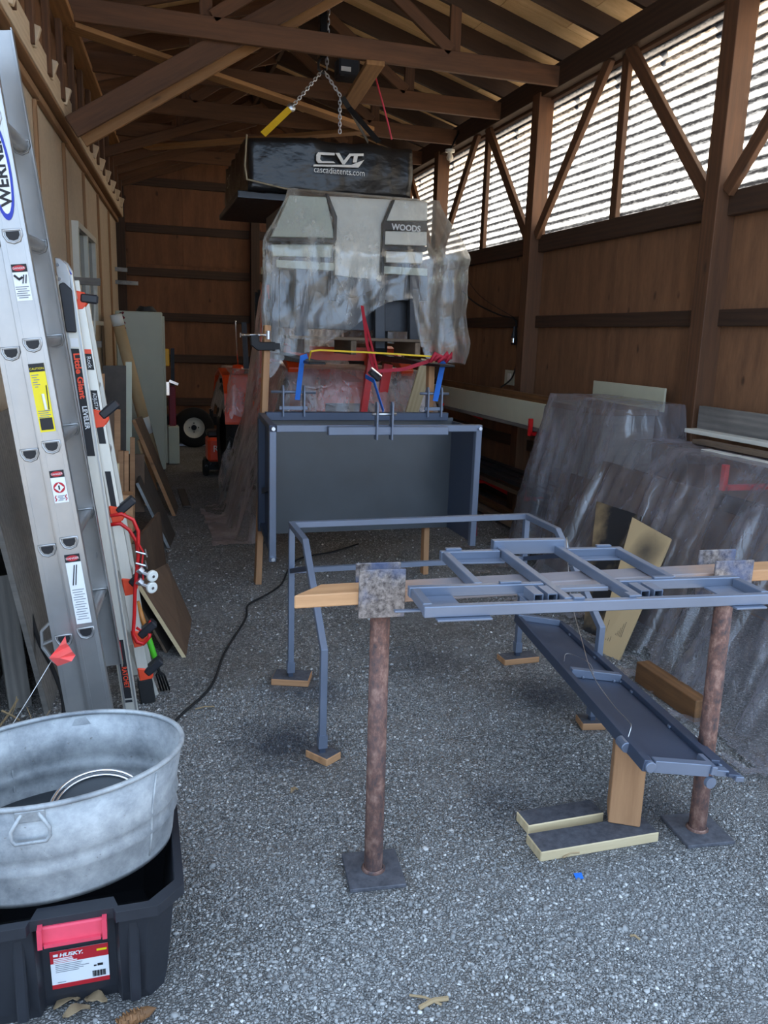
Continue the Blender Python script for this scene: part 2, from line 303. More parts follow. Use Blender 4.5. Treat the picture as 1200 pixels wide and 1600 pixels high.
def cham(L, w, t, c):       # chamfered board mesh, long axis local X
    bm = bmesh.new(); bmesh.ops.create_cube(bm, size=1.0); bmesh.ops.scale(bm, vec=(L, w, t), verts=bm.verts)
    if c: bmesh.ops.bevel(bm, geom=list(bm.edges), offset=c, segments=1, affect='EDGES')
    me = bpy.data.meshes.new('board'); bm.to_mesh(me); bm.free(); return me
def board(name, p, q, w, t, mat, parent=None, up=Z, c=.003, label=None, cat=None, group=None, kind=None):
    """timber from p to q, w across, t along up; its own axes follow the grain"""
    p, q, up = Vector(p), Vector(q), Vector(up); d = (q - p); L = d.length; d.normalize()
    if abs(d.dot(up)) > .98: up = V(1, 0, 0) if abs(d.x) < .9 else V(0, 1, 0)
    sd = up.cross(d).normalized(); u = d.cross(sd).normalized()
    me = cham(L, w, t, c); me.name = name; me.materials.append(MT[mat]); o = bpy.data.objects.new(name, me); col.objects.link(o)
    mid = (p + q) / 2; org = ORG[parent] if parent is not None else V(0, 0, 0)
    m = Matrix((d, sd, u)).transposed().to_4x4(); m.translation = mid - org
    if parent is not None: o.parent = parent
    o.matrix_basis = m; ORG[o] = mid
    return tag(o, label, cat, group, kind)
_tc = {}
def text(name, s, size, o, xd, yd, mat, parent, lift=.0008, align='LEFT', sx=1.0, shear=0.0, bold=0.0):
    cu = bpy.data.curves.new('t', 'FONT'); cu.body = s; cu.size = size; cu.align_x = align; cu.shear = shear; cu.offset = bold; cu.resolution_u = 3
    ob = bpy.data.objects.new('t', cu); col.objects.link(ob); dg = bpy.context.evaluated_depsgraph_get(); dg.update()
    me = bpy.data.meshes.new_from_object(ob.evaluated_get(dg)); bpy.data.objects.remove(ob); bpy.data.curves.remove(cu)
    xd, yd = Vector(xd).normalized(), Vector(yd).normalized(); nd = xd.cross(yd).normalized(); o = Vector(o)
    vs = [o + xd * v.co.x * sx + yd * v.co.y + nd * lift for v in me.vertices]; fs = [tuple(p.vertices) for p in me.polygons]
    bpy.data.meshes.remove(me); return MB().add(vs, fs).build(name, mat, parent)
def vnoise(p): return mnoise.noise(Vector(p))

# ================================================================== THE SETTING
Y0, Y1 = 1.9, 12.0                       # open front and back wall of the barn
XW = 3.48                                # right wall sheathing
def XL(Y): return -.187 - (12 - Y) * .0613      # old shed wall on the left runs slightly askew

fl = MB().add([(-40, -40, 0), (40, -40, 0), (40, 40, 0), (-40, 40, 0)], [(0, 1, 2, 3)]).build('floor', 'gravel', kind='structure', label='crushed grey gravel floor')
def stones():
    ph = (1 + 5 ** .5) / 2
    iv = np.array([(-1, ph, 0), (1, ph, 0), (-1, -ph, 0), (1, -ph, 0), (0, -1, ph), (0, 1, ph), (0, -1, -ph), (0, 1, -ph), (ph, 0, -1), (ph, 0, 1), (-ph, 0, -1), (-ph, 0, 1)]) / 1.9
    it = np.array([(0, 11, 5), (0, 5, 1), (0, 1, 7), (0, 7, 10), (0, 10, 11), (1, 5, 9), (5, 11, 4), (11, 10, 2), (10, 7, 6), (7, 1, 8), (3, 9, 4), (3, 4, 2), (3, 2, 6), (3, 6, 8), (3, 8, 9), (4, 9, 5), (2, 4, 11), (6, 2, 10), (8, 6, 7), (9, 8, 1)])
    P = []
    def scat(n, ymin, ymax, rmin, rmax):
        y = ymin + (ymax - ymin) * rng.random(n) ** 1.15; lo = -.15 - .12 * y; hi = .45 + .78 * y
        x = lo + (np.minimum(hi, 3.4) - lo) * rng.random(n); r = rmin + (rmax - rmin) * rng.random(n) ** 3
        P.append(np.c_[x, y, r])
    scat(105000, 1.3, 3.4, .0018, .0052); scat(16000, 3.2, 6.5, .003, .008); scat(1500, 1.3, 3.4, .0045, .0095)
    P = np.vstack(P); x, y = P[:, 0], P[:, 1]; keep = x > -.187 - (12 - y) * .0613 + .12
    for a, b, c, d in ((-.46, .04, 1.68, 2.1), (.53, .73, 1.92, 2.12), (1.62, 1.82, 1.85, 2.06), (1.2, 1.62, 1.88, 2.19), (.53, .74, 3.31, 3.5), (.56, .7, 2.62, 2.78), (1.66, 1.89, 3.33, 3.47), (1.7, 1.83, 2.63, 2.77), (2.2, 2.36, 2.6, 3.2)): keep &= ~((x > a) & (x < b) & (y > c) & (y < d))
    fine = np.array([mnoise.noise(Vector((a * 1.7, b * 1.7, 2.3))) + .5 * mnoise.noise(Vector((a * 5, b * 5, 7.1))) for a, b in zip(x, y)]); keep &= rng.random(len(x)) > np.clip(fine * 1.6, 0, .7)     # sandy patches show between the stones
    P = P[keep]; n = len(P)
    sc = P[:, 2:3, None] * (.5 + 1.0 * rng.random((n, 1, 3))); sc[:, :, 2] *= .75
    v = iv[None] * (1 + .7 * (rng.random((n, 12, 1)) - .5)) * sc
    a = rng.random(n) * 6.283; ca, sa = np.cos(a)[:, None], np.sin(a)[:, None]
    x, y = v[:, :, 0] * ca - v[:, :, 1] * sa, v[:, :, 0] * sa + v[:, :, 1] * ca
    v = np.stack([x + P[:, None, 0], y + P[:, None, 1], v[:, :, 2] + P[:, None, 2] * .22], 2)
    f = (it[None] + 12 * np.arange(n)[:, None, None]).reshape(-1)
    me = bpy.data.meshes.new('gravel_stones'); me.vertices.add(n * 12); me.vertices.foreach_set('co', v.reshape(-1))
    nf = n * 20; me.loops.add(nf * 3); me.loops.foreach_set('vertex_index', f); me.polygons.add(nf); me.polygons.foreach_set('loop_start', np.arange(0, nf * 3, 3)); me.polygons.foreach_set('loop_total', np.full(nf, 3))
    tone = np.repeat(np.clip(rng.normal(.48, .2, n), 0, 1), 12); at = me.attributes.new('tone', 'FLOAT', 'POINT'); at.data.foreach_set('value', tone.astype(np.float32))
    me.update(); me.validate(); me.materials.append(MT['stone']); o = bpy.data.objects.new('gravel_stones', me); col.objects.link(o)
    tag(o, 'loose crushed grey stones covering the barn floor', 'gravel', kind='stuff')
stones()

# ---- right wall: plywood below, corrugated light band above
wr = MB().box((XW + .012, Y0, 0), (XW + .03, Y1 + .1, 2.44)).build('wall_right', 'ply_wall', kind='structure', label='right barn wall of stained plywood with a translucent band above')
y = Y0
while y < Y1:
    e = min(y + 1.216, Y1); MB().box((XW, y, 0), (XW + .012, e - .004, 2.42)).build('plywood_panel', 'ply_wall', wr); y += 1.216
POSTS = [1.97, 4.36, 6.79, 9.22, 11.65]
for py in POSTS: board('post', (XW - .07, py, 0), (XW - .07, py, 3.62), .13, .14, 'fir', wr, up=V(1, 0, 0))
for i in range(len(POSTS) - 1):
    a, b = POSTS[i] + .066, POSTS[i + 1] - .066
    for z0 in (.08, .62, 1.735): board('girt', (XW - .02, a, z0), (XW - .02, b, z0), .10, .038, 'fir_dark', wr, up=V(1, 0, 0))
    board('sill_beam', (XW - .03, a, 2.40), (XW - .03, b, 2.40), .14, .06, 'fir_dark', wr, up=V(1, 0, 0))
    m = (a + b) / 2; board('stud', (XW - .035, m, 2.47), (XW - .035, m, 3.6), .085, .04, 'fir', wr, up=V(1, 0, 0))
    for s, (p0, p1) in enumerate(((a + .02, m - .10), (b - .02, m + .14))):
        board('brace', (XW - .09, p0, 2.46), (XW - .09, p1, 3.60), .09, .04, 'fir', wr, up=V(1, 0, 0))
board('header_beam', (XW - .08, Y0, 3.68), (XW - .08, Y1, 3.68), .19, .09, 'fir_dark', wr, up=V(1, 0, 0))
board('header_ledger', (XW + .0, Y0, 3.61), (XW + .0, Y1, 3.61), .09, .06, 'fir', wr, up=V(1, 0, 0))
def corr(y0, y1):
    vs = []; fs = []; pit = .067; n = int(1.18 / pit * 8)
    for k in range(n + 1):
        z = 2.45 + 1.18 * k / n; x = XW + .022 + .011 * math.sin(2 * math.pi * (z - 2.45) / pit)
        vs += [(x, y0, z), (x, y1, z)]
        if k: fs.append((2 * k - 2, 2 * k - 1, 2 * k + 1, 2 * k))
    return MB().add(vs, fs)
yy = Y0
edges = sorted([Y0] + [(POSTS[i] + POSTS[i + 1]) / 2 for i in range(4)] + POSTS[1:] + [Y1])
for a, b in zip(edges[:-1], edges[1:]):
    m = corr(a - .02, b + .02); o = m.build('corrugated_panel', 'fibreglass', wr, smooth=True)
    for v in o.data.vertices: v.co.z -= (2.45 - ORG[wr].z)
    o.location.z = 2.45 - ORG[wr].z

# ---- back wall
wb = MB().box((-.6, Y1 + .012, 0), (XW + .1, Y1 + .03, 4.5)).build('wall_back', 'ply_back', kind='structure', label='back barn wall of dark stained plywood with horizontal girts')
xs = [-.5, .68, 1.61, 2.82, XW]
for a, b in zip(xs[:-1], xs[1:]):
    for z0, z1 in ((0, 2.43), (2.436, 4.45)): MB().box((a, Y1, z0), (b - .004, Y1 + .012, z1)).build('plywood_panel', 'ply_back', wb)
for px in (-.14, 1.66): board('post', (px, Y1 - .06, 0), (px, Y1 - .06, 4.2), .12, .13, 'fir_dark', wb, up=V(0, 1, 0))
for a, b in ((-.07, 1.59), (1.73, XW - .15)):
    for z0 in (.56, 1.17, 1.74, 2.33, 2.90, 3.5): board('girt', (a, Y1 - .02, z0), (b, Y1 - .02, z0), .11, .038, 'fir_dark', wb, up=V(0, 1, 0))

# ---- left: old shed wall, board-and-batten siding, eave boards and open stud strip above
wl = MB().hexa([(XL(2.0) - .12, 2.0, 0), (XL(2.0), 2.0, 0), (XL(Y1), Y1, 0), (XL(Y1) - .12, Y1, 0), (XL(2.0) - .12, 2.0, 3.1), (XL(2.0), 2.0, 3.1), (XL(Y1), Y1, 3.1), (XL(Y1) - .12, Y1, 3.1)]).build('wall_left', 'siding', kind='structure', label='old tan board and batten shed wall on the left')
LD = V(.0613, 1, 0).normalized(); LN = V(1, -.0613, 0).normalized()
def lw(Y, off, z): return V(XL(Y), Y, z) + LN * off
MB().hexa([lw(2.0, 0, 0), lw(2.0, .07, 0), lw(Y1 - .1, .07, 0), lw(Y1 - .1, 0, 0), lw(2.0, 0, .55), lw(2.0, .07, .55), lw(Y1 - .1, .07, .55), lw(Y1 - .1, 0, .55)]).build('foundation', 'concrete', wl, label='rough grey concrete footing')
yb = 2.2
while yb < 12:
    if not (7.38 < yb < 8.8): board('batten', lw(yb, .012, .56), lw(yb, .012, 2.93), .05, .022, 'batten', wl, up=LN)
    else: board('batten', lw(yb, .012, .56), lw(yb, .012, 1.6), .05, .022, 'batten', wl, up=LN); board('batten', lw(yb, .012, 2.40), lw(yb, .012, 2.93), .05, .022, 'batten', wl, up=LN)
    yb += 1.22
yb = 2.2
while yb < 11.9:      # lower trim, gapped
    board('trim_strip', lw(yb, .02, 2.965), lw(min(yb + 1.22, 11.9), .02, 2.965), .05, .035, 'batten', wl, up=LN); yb += 1.24
board('fascia', lw(1.6, .085, 3.10), lw(11.95, .085, 3.10), .17, .03, 'fascia', wl, up=LN)
board('soffit', lw(1.6, .045, 3.015), lw(11.95, .045, 3.015), .09, .02, 'batten', wl, up=Z)
yb = 4.72
while yb < 11.9:
    board('rafter_tail', lw(yb, .06, 3.15), lw(yb, .135, 3.125), .045, .11, 'fascia', wl, up=Z); yb += .61
board('ladder_rest', lw(2.86, .0, 2.30), V(-.475, 2.86, 2.30), .06, .09, 'batten', wl)
wu = MB().hexa([lw(1.6, .0, 3.08), lw(1.6, .02, 3.08), lw(Y1, .02, 3.08), lw(Y1, .0, 3.08), lw(1.6, .0, 3.75), lw(1.6, .02, 3.75), lw(Y1, .02, 3.75), lw(Y1, .0, 3.75)]).build('wall_left_upper', 'ply_wall', kind='structure', label='dark stud strip above the old shed wall under the roof')
yb = 4.2
while yb < 11.9: board('stud', lw(yb, .10, 3.08), lw(yb, .10, 3.58), .04, .09, 'fir', wu, up=LD); yb += .56
board('top_plate', lw(1.9, .14, 3.60), lw(11.95, .14, 3.60), .12, .045, 'fir_light', wu, up=Z)

# ---- window in the left wall
wd = thing('window_1', 'small white framed window in the tan shed wall', None, lw(8.1, 0, 1.62), kind='structure')
ORG[wd] = lw(8.1, 0, 1.62)
def lbox(n, y0, y1, z0, z1, o0, o1, m, par): return MB().hexa([lw(y0, o0, z0), lw(y0, o1, z0), lw(y1, o1, z0), lw(y1, o0, z0), lw(y0, o0, z1), lw(y0, o1, z1), lw(y1, o1, z1), lw(y1, o0, z1)]).build(n, m, par)
for y0_, y1_ in ((7.42, 7.50), (8.06, 8.14), (8.70, 8.78)): lbox('window_frame', y0_, y1_, 1.62, 2.36, .0, .05, 'white_paint', wd)
lbox('window_frame', 7.42, 8.78, 2.36, 2.41, .0, .055, 'white_paint', wd); lbox('window_sill', 7.40, 8.80, 1.58, 1.62, .0, .09, 'white_paint', wd)
lbox('pane', 7.50, 8.06, 1.62, 2.36, .004, .016, 'window_glass', wd); lbox('pane', 8.14, 8.70, 1.62, 2.36, .004, .016, 'window_glass', wd)

# ---- roof: trusses, rafters, sheathing
RX, RZ, EZ, SL = 1.52, 4.335, 3.79, .285         # ridge, eave underside of rafters, slope
def rz(x): return RZ - abs(x - RX) * SL
ce = MB().hexa([(RX, 1.5, RZ + .30), (XW + .5, 1.5, rz(XW + .5) + .30), (XW + .5, Y1 + .2, rz(XW + .5) + .30), (RX, Y1 + .2, RZ + .30), (RX, 1.5, RZ + .33), (XW + .5, 1.5, rz(XW + .5) + .33), (XW + .5, Y1 + .2, rz(XW + .5) + .33), (RX, Y1 + .2, RZ + .33)])
ce.hexa([(-.75, 1.5, rz(-.75) + .30), (RX, 1.5, RZ + .30), (RX, Y1 + .2, RZ + .30), (-.75, Y1 + .2, rz(-.75) + .30), (-.75, 1.5, rz(-.75) + .33), (RX, 1.5, RZ + .33), (RX, Y1 + .2, RZ + .33), (-.75, Y1 + .2, rz(-.75) + .33)])
ce = ce.build('ceiling', 'black_metal', kind='structure', label='gable roof of tan plywood sheathing over exposed rafters')
def slope_panel(x0, x1, y0_, y1_):
    L = math.hypot(x1 - x0, (x1 - x0) * SL); a, b = V(x0, (y0_ + y1_) / 2, rz(x0) + .16), V(x1, (y0_ + y1_) / 2, rz(x1) + .16)
    n = (b - a).normalized().cross(V(0, 1, 0)); n = n if n.z > 0 else -n
    board('roof_panel', a, b, y1_ - y0_ - .005, .014, 'ply_roof', ce, up=n, c=0)
for i in range(9):
    y0_ = 1.55 + i * 1.19; y1_ = min(y0_ + 1.19, Y1 + .1); sh = .5 if i % 2 else 0
    for x0, x1 in ((RX + .01, RX + 1.3 + sh), (RX + 1.305 + sh, XW + .42)): slope_panel(x0, x1, y0_, y1_)
    for x0, x1 in ((RX - .01, RX - 1.3 - sh), (RX - 1.305 - sh, -.7)): slope_panel(x0, x1, y0_, y1_)
TY = [6.45 + .5575 * k for k in range(-8, 11)]
for k, ty in enumerate(TY):
    truss = (k % 2 == 0 and k >= 8)
    if truss:
        tr = thing('roof_truss', 'brown timber roof truss spanning the barn', None, (RX, ty, 3.6), kind='structure'); par = tr
        board('tie_beam', (-.42, ty, 3.665), (XW - .12, ty, 3.665), .038, .15, 'fir', tr)
        for wx in (.56, 2.46): board('web', (wx, ty + .04, 3.62), (wx, ty + .04, rz(wx) + .06), .09, .038, 'fir', tr, up=V(0, 1, 0))
        board('web', (.60, ty - .0, 3.74), (1.47, ty - .0, RZ), .038, .09, 'fir', tr); board('web', (2.42, ty, 3.74), (1.57, ty, RZ), .038, .09, 'fir', tr)
    else: par = ce
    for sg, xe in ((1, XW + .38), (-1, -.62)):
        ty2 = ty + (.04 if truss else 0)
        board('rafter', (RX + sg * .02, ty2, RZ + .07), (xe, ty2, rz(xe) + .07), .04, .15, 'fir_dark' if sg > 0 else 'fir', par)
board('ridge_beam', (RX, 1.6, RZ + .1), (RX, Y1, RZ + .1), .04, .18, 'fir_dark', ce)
# flat diagonal bracing on the ties and a pair of long knee braces
board('diagonal_brace', (-.36, 6.50, 3.57), (2.3, 8.35, 3.57), .14, .035, 'fir_light', ce); board('runner', (1.80, 6.4, 3.57), (1.90, 7.65, 3.57), .14, .035, 'fir_light', ce)
board('diagonal_brace', (2.3, 8.4, 3.57), (.2, 10.2, 3.57), .14, .035, 'fir_light', ce)
board("knee_brace", (-.38, 6.52, 2.93), (1.75, 6.52, 4.28), .038, .15, 'fir', ce); board('knee_brace', (-.33, 6.66, 2.90), (1.60, 6.66, 4.14), .038, .15, 'fir_light', ce)
for ry in (9.75, 10.35, 10.9, 11.4, 11.88): board('lower_rafter', (-.26, ry, 3.39), (1.45, ry, 4.01), .04, .10, 'fir', ce)
def cord(name, pts, r, mat, label, cat='cord', **k):
    out = []; P = [Vector(p) for p in pts]
    for i in range(len(P) - 1):
        p0, p1, p2, p3 = P[max(i - 1, 0)], P[i], P[i + 1], P[min(i + 2, len(P) - 1)]
        for s_ in range(6):
            t = s_ / 6; out.append(.5 * ((2 * p1) + (p2 - p0) * t + (2 * p0 - 5 * p1 + 4 * p2 - p3) * t * t + (3 * p1 - p0 - 3 * p2 + p3) * t ** 3))
    out.append(P[-1]); return MB().tube(out, r, 7, **k).build(name, mat, smooth=True, label=label, cat=cat)

# ================================================================== FOREGROUND: painted frames on pipe stands
def pipe_stand(base, topz, dy, rot, label, plates):
    x, y = base; t = thing('pipe_stand', label, 'stand', (x, y, 0), 'rusty pipe stands carrying the plank')
    c, s = math.cos(rot), math.sin(rot)
    bp = MB().prism([(x + a * c - b * s, y + a * s + b * c, .0) for a, b in ((-.083, -.085), (.083, -.085), (.083, .085), (-.083, .085))], (0, 0, .012)).build('base_plate', 'base_plate', t, bevel=.002)
    tx, ty = dy; MB().tube([(x, y, .01), (x + tx, y + ty, topz)], .0275, 20, up=(0, 1, 0)).build('pipe', 'rust', t, smooth=False, bevel=.002).data.polygons.foreach_set('use_smooth', [True] * 0 or [len(p.vertices) == 4 for p in t.children[-1].data.polygons])
    MB().lathe([(.0285, 0), (.036, 0), (.029, .008)], (x, y, .012), 20).build('weld', 'rust', t, smooth=True)
    for (cx_, cy_, z0, z1, w, tilt) in plates:
        a, b = V(cx_ - w / 2, cy_, z0), V(cx_ + w / 2, cy_, z0); q = V(0, 0, z1 - z0); q.x += tilt; a.y += -.004; k = V(0, .008, 0)
        sl = V(0, math.tan(rot) * w / 2, 0)
        MB().hexa([a - sl, b + sl, b + sl + k, a - sl + k, a - sl + q, b + sl + q, b + sl + k + q, a - sl + k + q]).build('saddle_plate', 'rust_plate', t, bevel=.0015)
    return t
pipe_stand((.628, 2.02), .845, (-.004, .0), -.10, 'rusty pipe stand with square base, left end of the plank', [(.610, 1.963, .816, .950, .126, .0), (.632, 2.075, .80, .936, .128, .0)])
pipe_stand((1.715, 1.955), .835, (.01, .02), -.10, 'rusty pipe stand behind the tailgate panel, right end of the plank', [(1.705, 1.925, .79, .930, .13, .0), (1.74, 2.045, .78, .930, .13, .0)])
PKZ = .87
pk0, pk1 = V(.372, 2.02, PKZ), V(2.35, 1.985, PKZ - .002)
pd = (pk1 - pk0).normalized(); ps = V(-pd.y, pd.x, 0)
pl = board('plank', pk0 + pd * .06, pk1, .088, .036, 'plank_sprayed', up=Z, label='bare two by four plank lying across both pipe stands', cat='plank')
for v in pl.data.vertices:                # the left end is cut at an angle
    if v.co.x < 0: v.co.x += -.055 if v.co.y < 0 else .03

FO = V(.648, 1.735, 0); fa = math.radians(-5.2); FU = V(math.cos(fa), math.sin(fa), 0); FV = V(-math.sin(fa), math.cos(fa), 0); FZ0 = .890; T_ = .03
def fp(u, v, z): return FO + FU * u + FV * v + V(0, 0, FZ0 + z)
fr = thing('welded_rack', 'flat blue painted steel tube rack resting on the plank between pipe stands', 'rack', fp(.48, .2, 0))
def fbar(n, u0, v0, u1, v1, z=.014, w=.023, h=.028, m='blue_steel', p=None): return MB().bar(fp(u0, v0, z), fp(u1, v1, z), w, h).build(n, m, p or fr, bevel=.002)
FL_ = .965
fbar('rail', 0, .015, FL_, .015); fbar('end_bar', .015, .03, .015, .155, .014); fbar('end_bar', FL_ - .015, .03, FL_ - .015, .155, .014)
fbar('rail', 0, .17, .372, .17); fbar('rail', .592, .17, FL_, .17)
fbar('rail', .40, .17, .56, .17, .008, .03, .012)
for u in (.385, .578): fbar('long_bar', u, .03, u, .545, .016)
for u in (.195, .768): fbar('side_bar', u, .185, u, .50, .014)
fbar('back_rail', .18, .51, .37, .51); fbar('back_rail', .593, .51, .783, .51)
fbar('cross_channel', .362, .555, .600, .555, .026, .03, .045)
def plate(n, u0, u1, v0, v1, z=.0, t=.005, m='blue_steel'): return MB().hexa([fp(u0, v0, z), fp(u1, v0, z), fp(u1, v1, z), fp(u0, v1, z), fp(u0, v0, z + t), fp(u1, v0, z + t), fp(u1, v1, z + t), fp(u0, v1, z + t)]).build(n, m, fr, bevel=.001)
plate('corner_plate', .03, .115, .03, .155); plate('corner_plate', FL_ - .115, FL_ - .03, .03, .155); plate('gusset_plate', .295, .37, .03, .155); plate('gusset_plate', .595, .69, .03, .155)
plate('corner_plate', .21, .37, .455, .495); plate('corner_plate', .593, .755, .455, .495); plate('under_plate', .03, .17, -.012, .02, -.006, .005); plate('under_plate', .84, .93, -.012, .02, -.006, .005)
plate('weld_tab', .20, .25, .515, .53, .028, .006); plate('weld_tab', .25, .31, .165, .180, .028, .006); plate('weld_tab', .70, .76, .165, .180, .028, .006); plate('weld_tab', .70, .75, .515, .53, .028, .006)
plate('weld_tab', .395, .425, .02, .05, .028, .006); plate('weld_tab', .548, .568, .02, .05, .028, .006); plate('under_tab', -.06, .01, .06, .075, -.004, .005)
for u in (.314, .352, .612, .650):       # short hollow stubs
    o = MB(); w, t = .013, .003
    for du, dz, sw, sh in ((-w + t / 2, 0, t, 2 * w), (w - t / 2, 0, t, 2 * w), (0, -w + t / 2, 2 * w - 2 * t, t), (0, w - t / 2, 2 * w - 2 * t, t)):
        o.bar(fp(u + du, .055, .021 + dz), fp(u + du, .125, .021 + dz), sw, sh)
    o.build('socket_tube', 'blue_steel', fr)

# ---- tailgate-like tray panel
NL, NR, FR_, FLf = V(1.375, 1.815, .352), V(1.675, 1.78, .308), V(1.83, 3.06, .302), V(1.585, 3.10, .342)
tp = thing('tailgate_panel', 'long narrow blue steel tray panel lying tilted over a wood block', 'panel', (1.6, 2.4, .31))
def q2(u, v, z=0.): # u across 0..1, v along 0..1
    a = NL.lerp(NR, u); b = FLf.lerp(FR_, u); n = (NR - NL).cross(FLf - NL).normalized(); return a.lerp(b, v) + n * z
def strip(n, u0, u1, v0, v1, z0, z1, m='blue_steel', bv=.0015): return MB().hexa([q2(u0, v0, z0), q2(u1, v0, z0), q2(u1, v1, z0), q2(u0, v1, z0), q2(u0, v0, z1), q2(u1, v0, z1), q2(u1, v1, z1), q2(u0, v1, z1)]).build(n, m, tp, bevel=bv)
strip('sheet', .02, .98, .005, .995, 0, .004, 'blue_steel_dark')
strip('edge_rail', .0, .085, 0, 1, -.012, .024, 'blue_steel_dark'); strip('edge_rail', .80, .90, .03, 1, .004, .022, 'blue_steel_dark'); strip('flange', .90, 1.03, -.01, 1.0, -.004, .006, 'blue_steel_dark')
strip('cross_bar', .085, .80, .50, .522, .004, .034); strip('cross_bar', .02, .80, .975, .997, .004, .03); strip('cross_bar', .12, .72, .0, .022, -.014, .024); strip('cross_bar', .78, .93, .0, .022, -.010, .010)
strip('end_tab', .72, .78, -.006, .06, -.004, .022); strip('end_tab', .97, 1.06, -.016, .006, -.012, .004)
for u, v in ((.80, .22), (.80, .43), (.80, .50), (.80, .68), (.80, .88), (.25, .50), (.70, .50), (.65, .02), (.9, .03)): strip('weld', u - .018, u + .018, v - .006, v + .006, .004, .013, 'blue_steel', .002)
for u, v in ((-.01, .10), (.07, .012)):
    c = q2(u, v, .006); ax = (q2(0, 1) - q2(0, 0)).normalized(); MB().lathe([(0, -.025), (.017, -.025), (.017, .025), (0, .025)], c, 16, ax).build('hinge_barrel', 'blue_steel', tp, smooth=False, bevel=.002)
c = q2(.75, .0, -.03); MB().lathe([(0, -.006), (.018, -.006), (.018, .006), (0, .006)], c, 14, (0, 1, 0)).build('hinge_eye', 'blue_steel', tp)
cord('hanging_wire', [q2(.02, .10, .03), q2(.06, .115, .06), q2(.12, .16, .05), q2(.22, .30, .03), q2(.30, .47, .04), q2(.36, .60, .10), q2(.42, .78, .22), q2(.46, .92, .42), V(1.60, 2.7, .70), V(1.42, 2.28, .86)], .0016, 'wire', 'thin bare wire tied through the tray panel hinge', 'wire')
cord('loose_wire', [q2(.20, .62, .006), q2(.28, .655, .02), q2(.36, .63, .03), q2(.40, .54, .045), q2(.32, .47, .04)], .0013, 'wire', 'short curl of wire lying on the tray panel', 'wire')

# ---- blocks under it
def block(name, c, w, d, h, rot, mat, label, cat, group=None):
    dx = V(math.cos(rot), math.sin(rot), 0); return board(name, Vector(c) - dx * w / 2 + V(0, 0, h / 2), Vector(c) + dx * w / 2 + V(0, 0, h / 2), d, h, mat, label=label, cat=cat, group=group, c=.003)
bk = G(980, 1303, .035)
blk = board('timber_post', (1.492, 2.045, .036), (1.492, 2.045, .318), .115, .10, 'lumber', up=V(.86, -.5, 0), label='upright square timber block propping the tray panel', cat='timber block')
block('wood_slab', (1.345, 1.985, 0), .42, .10, .034, .0, 'pine', 'pale board with dark sprayed top lying in front under the timber block', 'board')
block('wood_slab', (1.30, 2.115, 0), .28, .085, .034, .02, 'pine', 'shorter pale board lying behind the front one beside the timber block', 'board')
for x0_, o_ in ((0, bpy.data.objects['wood_slab']), (1, bpy.data.objects['wood_slab.001'])):   # sprayed upper face
    d = o_.data; d.materials.append(MT['base_plate'])
    for p in d.polygons:
        if p.normal.z > .9: p.material_index = 1

# ---- bent tube frame standing on offcuts
bf = thing('bent_tube_frame', 'blue bent square tube frame with four legs standing on wood offcuts', 'frame', (1.2, 3.05, 0))
w = .026
LX, RXX = .632, 1.768; zt = .738
def leg_pts(x, fx):
    return [V(fx, 2.695, .045), V(x + (.0 if x < 1 else .0), 2.70, .43), V(x, 3.12, zt)]
for x, fx in ((LX, .622), (RXX, 1.765)):
    MB().sq([V(fx, 2.695, .075), V(x - (.008 if x < 1 else -.005), 2.70, .43), V(x, 3.10, zt), V(x, 3.41, zt)], w, up=(1, 0, 0)).build('front_leg', 'blue_steel', bf, bevel=.0015)
    MB().sq([V(x, 3.40, .075), V(x, 3.40, zt - w / 2)], w, up=(1, 0, 0)).build('rear_leg', 'blue_steel', bf, bevel=.0015)
    MB().sq([V(fx, 2.695, .05), V(fx, 2.695, .10)], .034, up=(1, 0, 0)).build('leg_sleeve', 'blue_steel', bf); MB().sq([V(x, 3.40, .05), V(x, 3.40, .10)], .034, up=(1, 0, 0)).build('leg_sleeve', 'blue_steel', bf)
    MB().sq([V(fx, 2.695, .028), V(fx, 2.695, .06)], .022, up=(1, 0, 0)).build('leg_tip', 'blue_steel_dark', bf); MB().sq([V(x, 3.40, .028), V(x, 3.40, .06)], .022, up=(1, 0, 0)).build('leg_tip', 'blue_steel_dark', bf)
    MB().sq([V(x, 3.39, .53), V(x, 3.0, .655)], .02, up=(1, 0, 0)).build('side_strut', 'blue_steel_dark', bf)
MB().sq([V(LX, 3.40, zt), V(RXX, 3.40, zt)], w, up=(0, 0, 1)).build('top_bar', 'blue_steel', bf, bevel=.0015); MB().sq([V(LX, 3.40, .53), V(RXX, 3.40, .53)], .022, up=(0, 0, 1)).build('lower_bar', 'blue_steel', bf)
for (c, ww, dd, rt, lb) in (((.640, 3.41, 0), .17, .12, -.35, 'wood offcut with sprayed top under the left rear frame leg'), ((.628, 2.70, 0), .08, .11, .6, 'small wood offcut under the left front frame leg'), ((1.775, 3.40, 0), .19, .09, .02, 'wood offcut under the right rear frame leg'), ((1.765, 2.70, 0), .10, .09, -.2, 'pale wood offcut under the right front frame leg')):
    o = block('wood_offcut', c, ww, dd, .03, rt, 'lumber', lb, 'wood block', 'offcuts under the frame legs'); o.data.materials.append(MT['base_plate'])
    for p in o.data.polygons:
        if p.normal.z > .9: p.material_index = 1

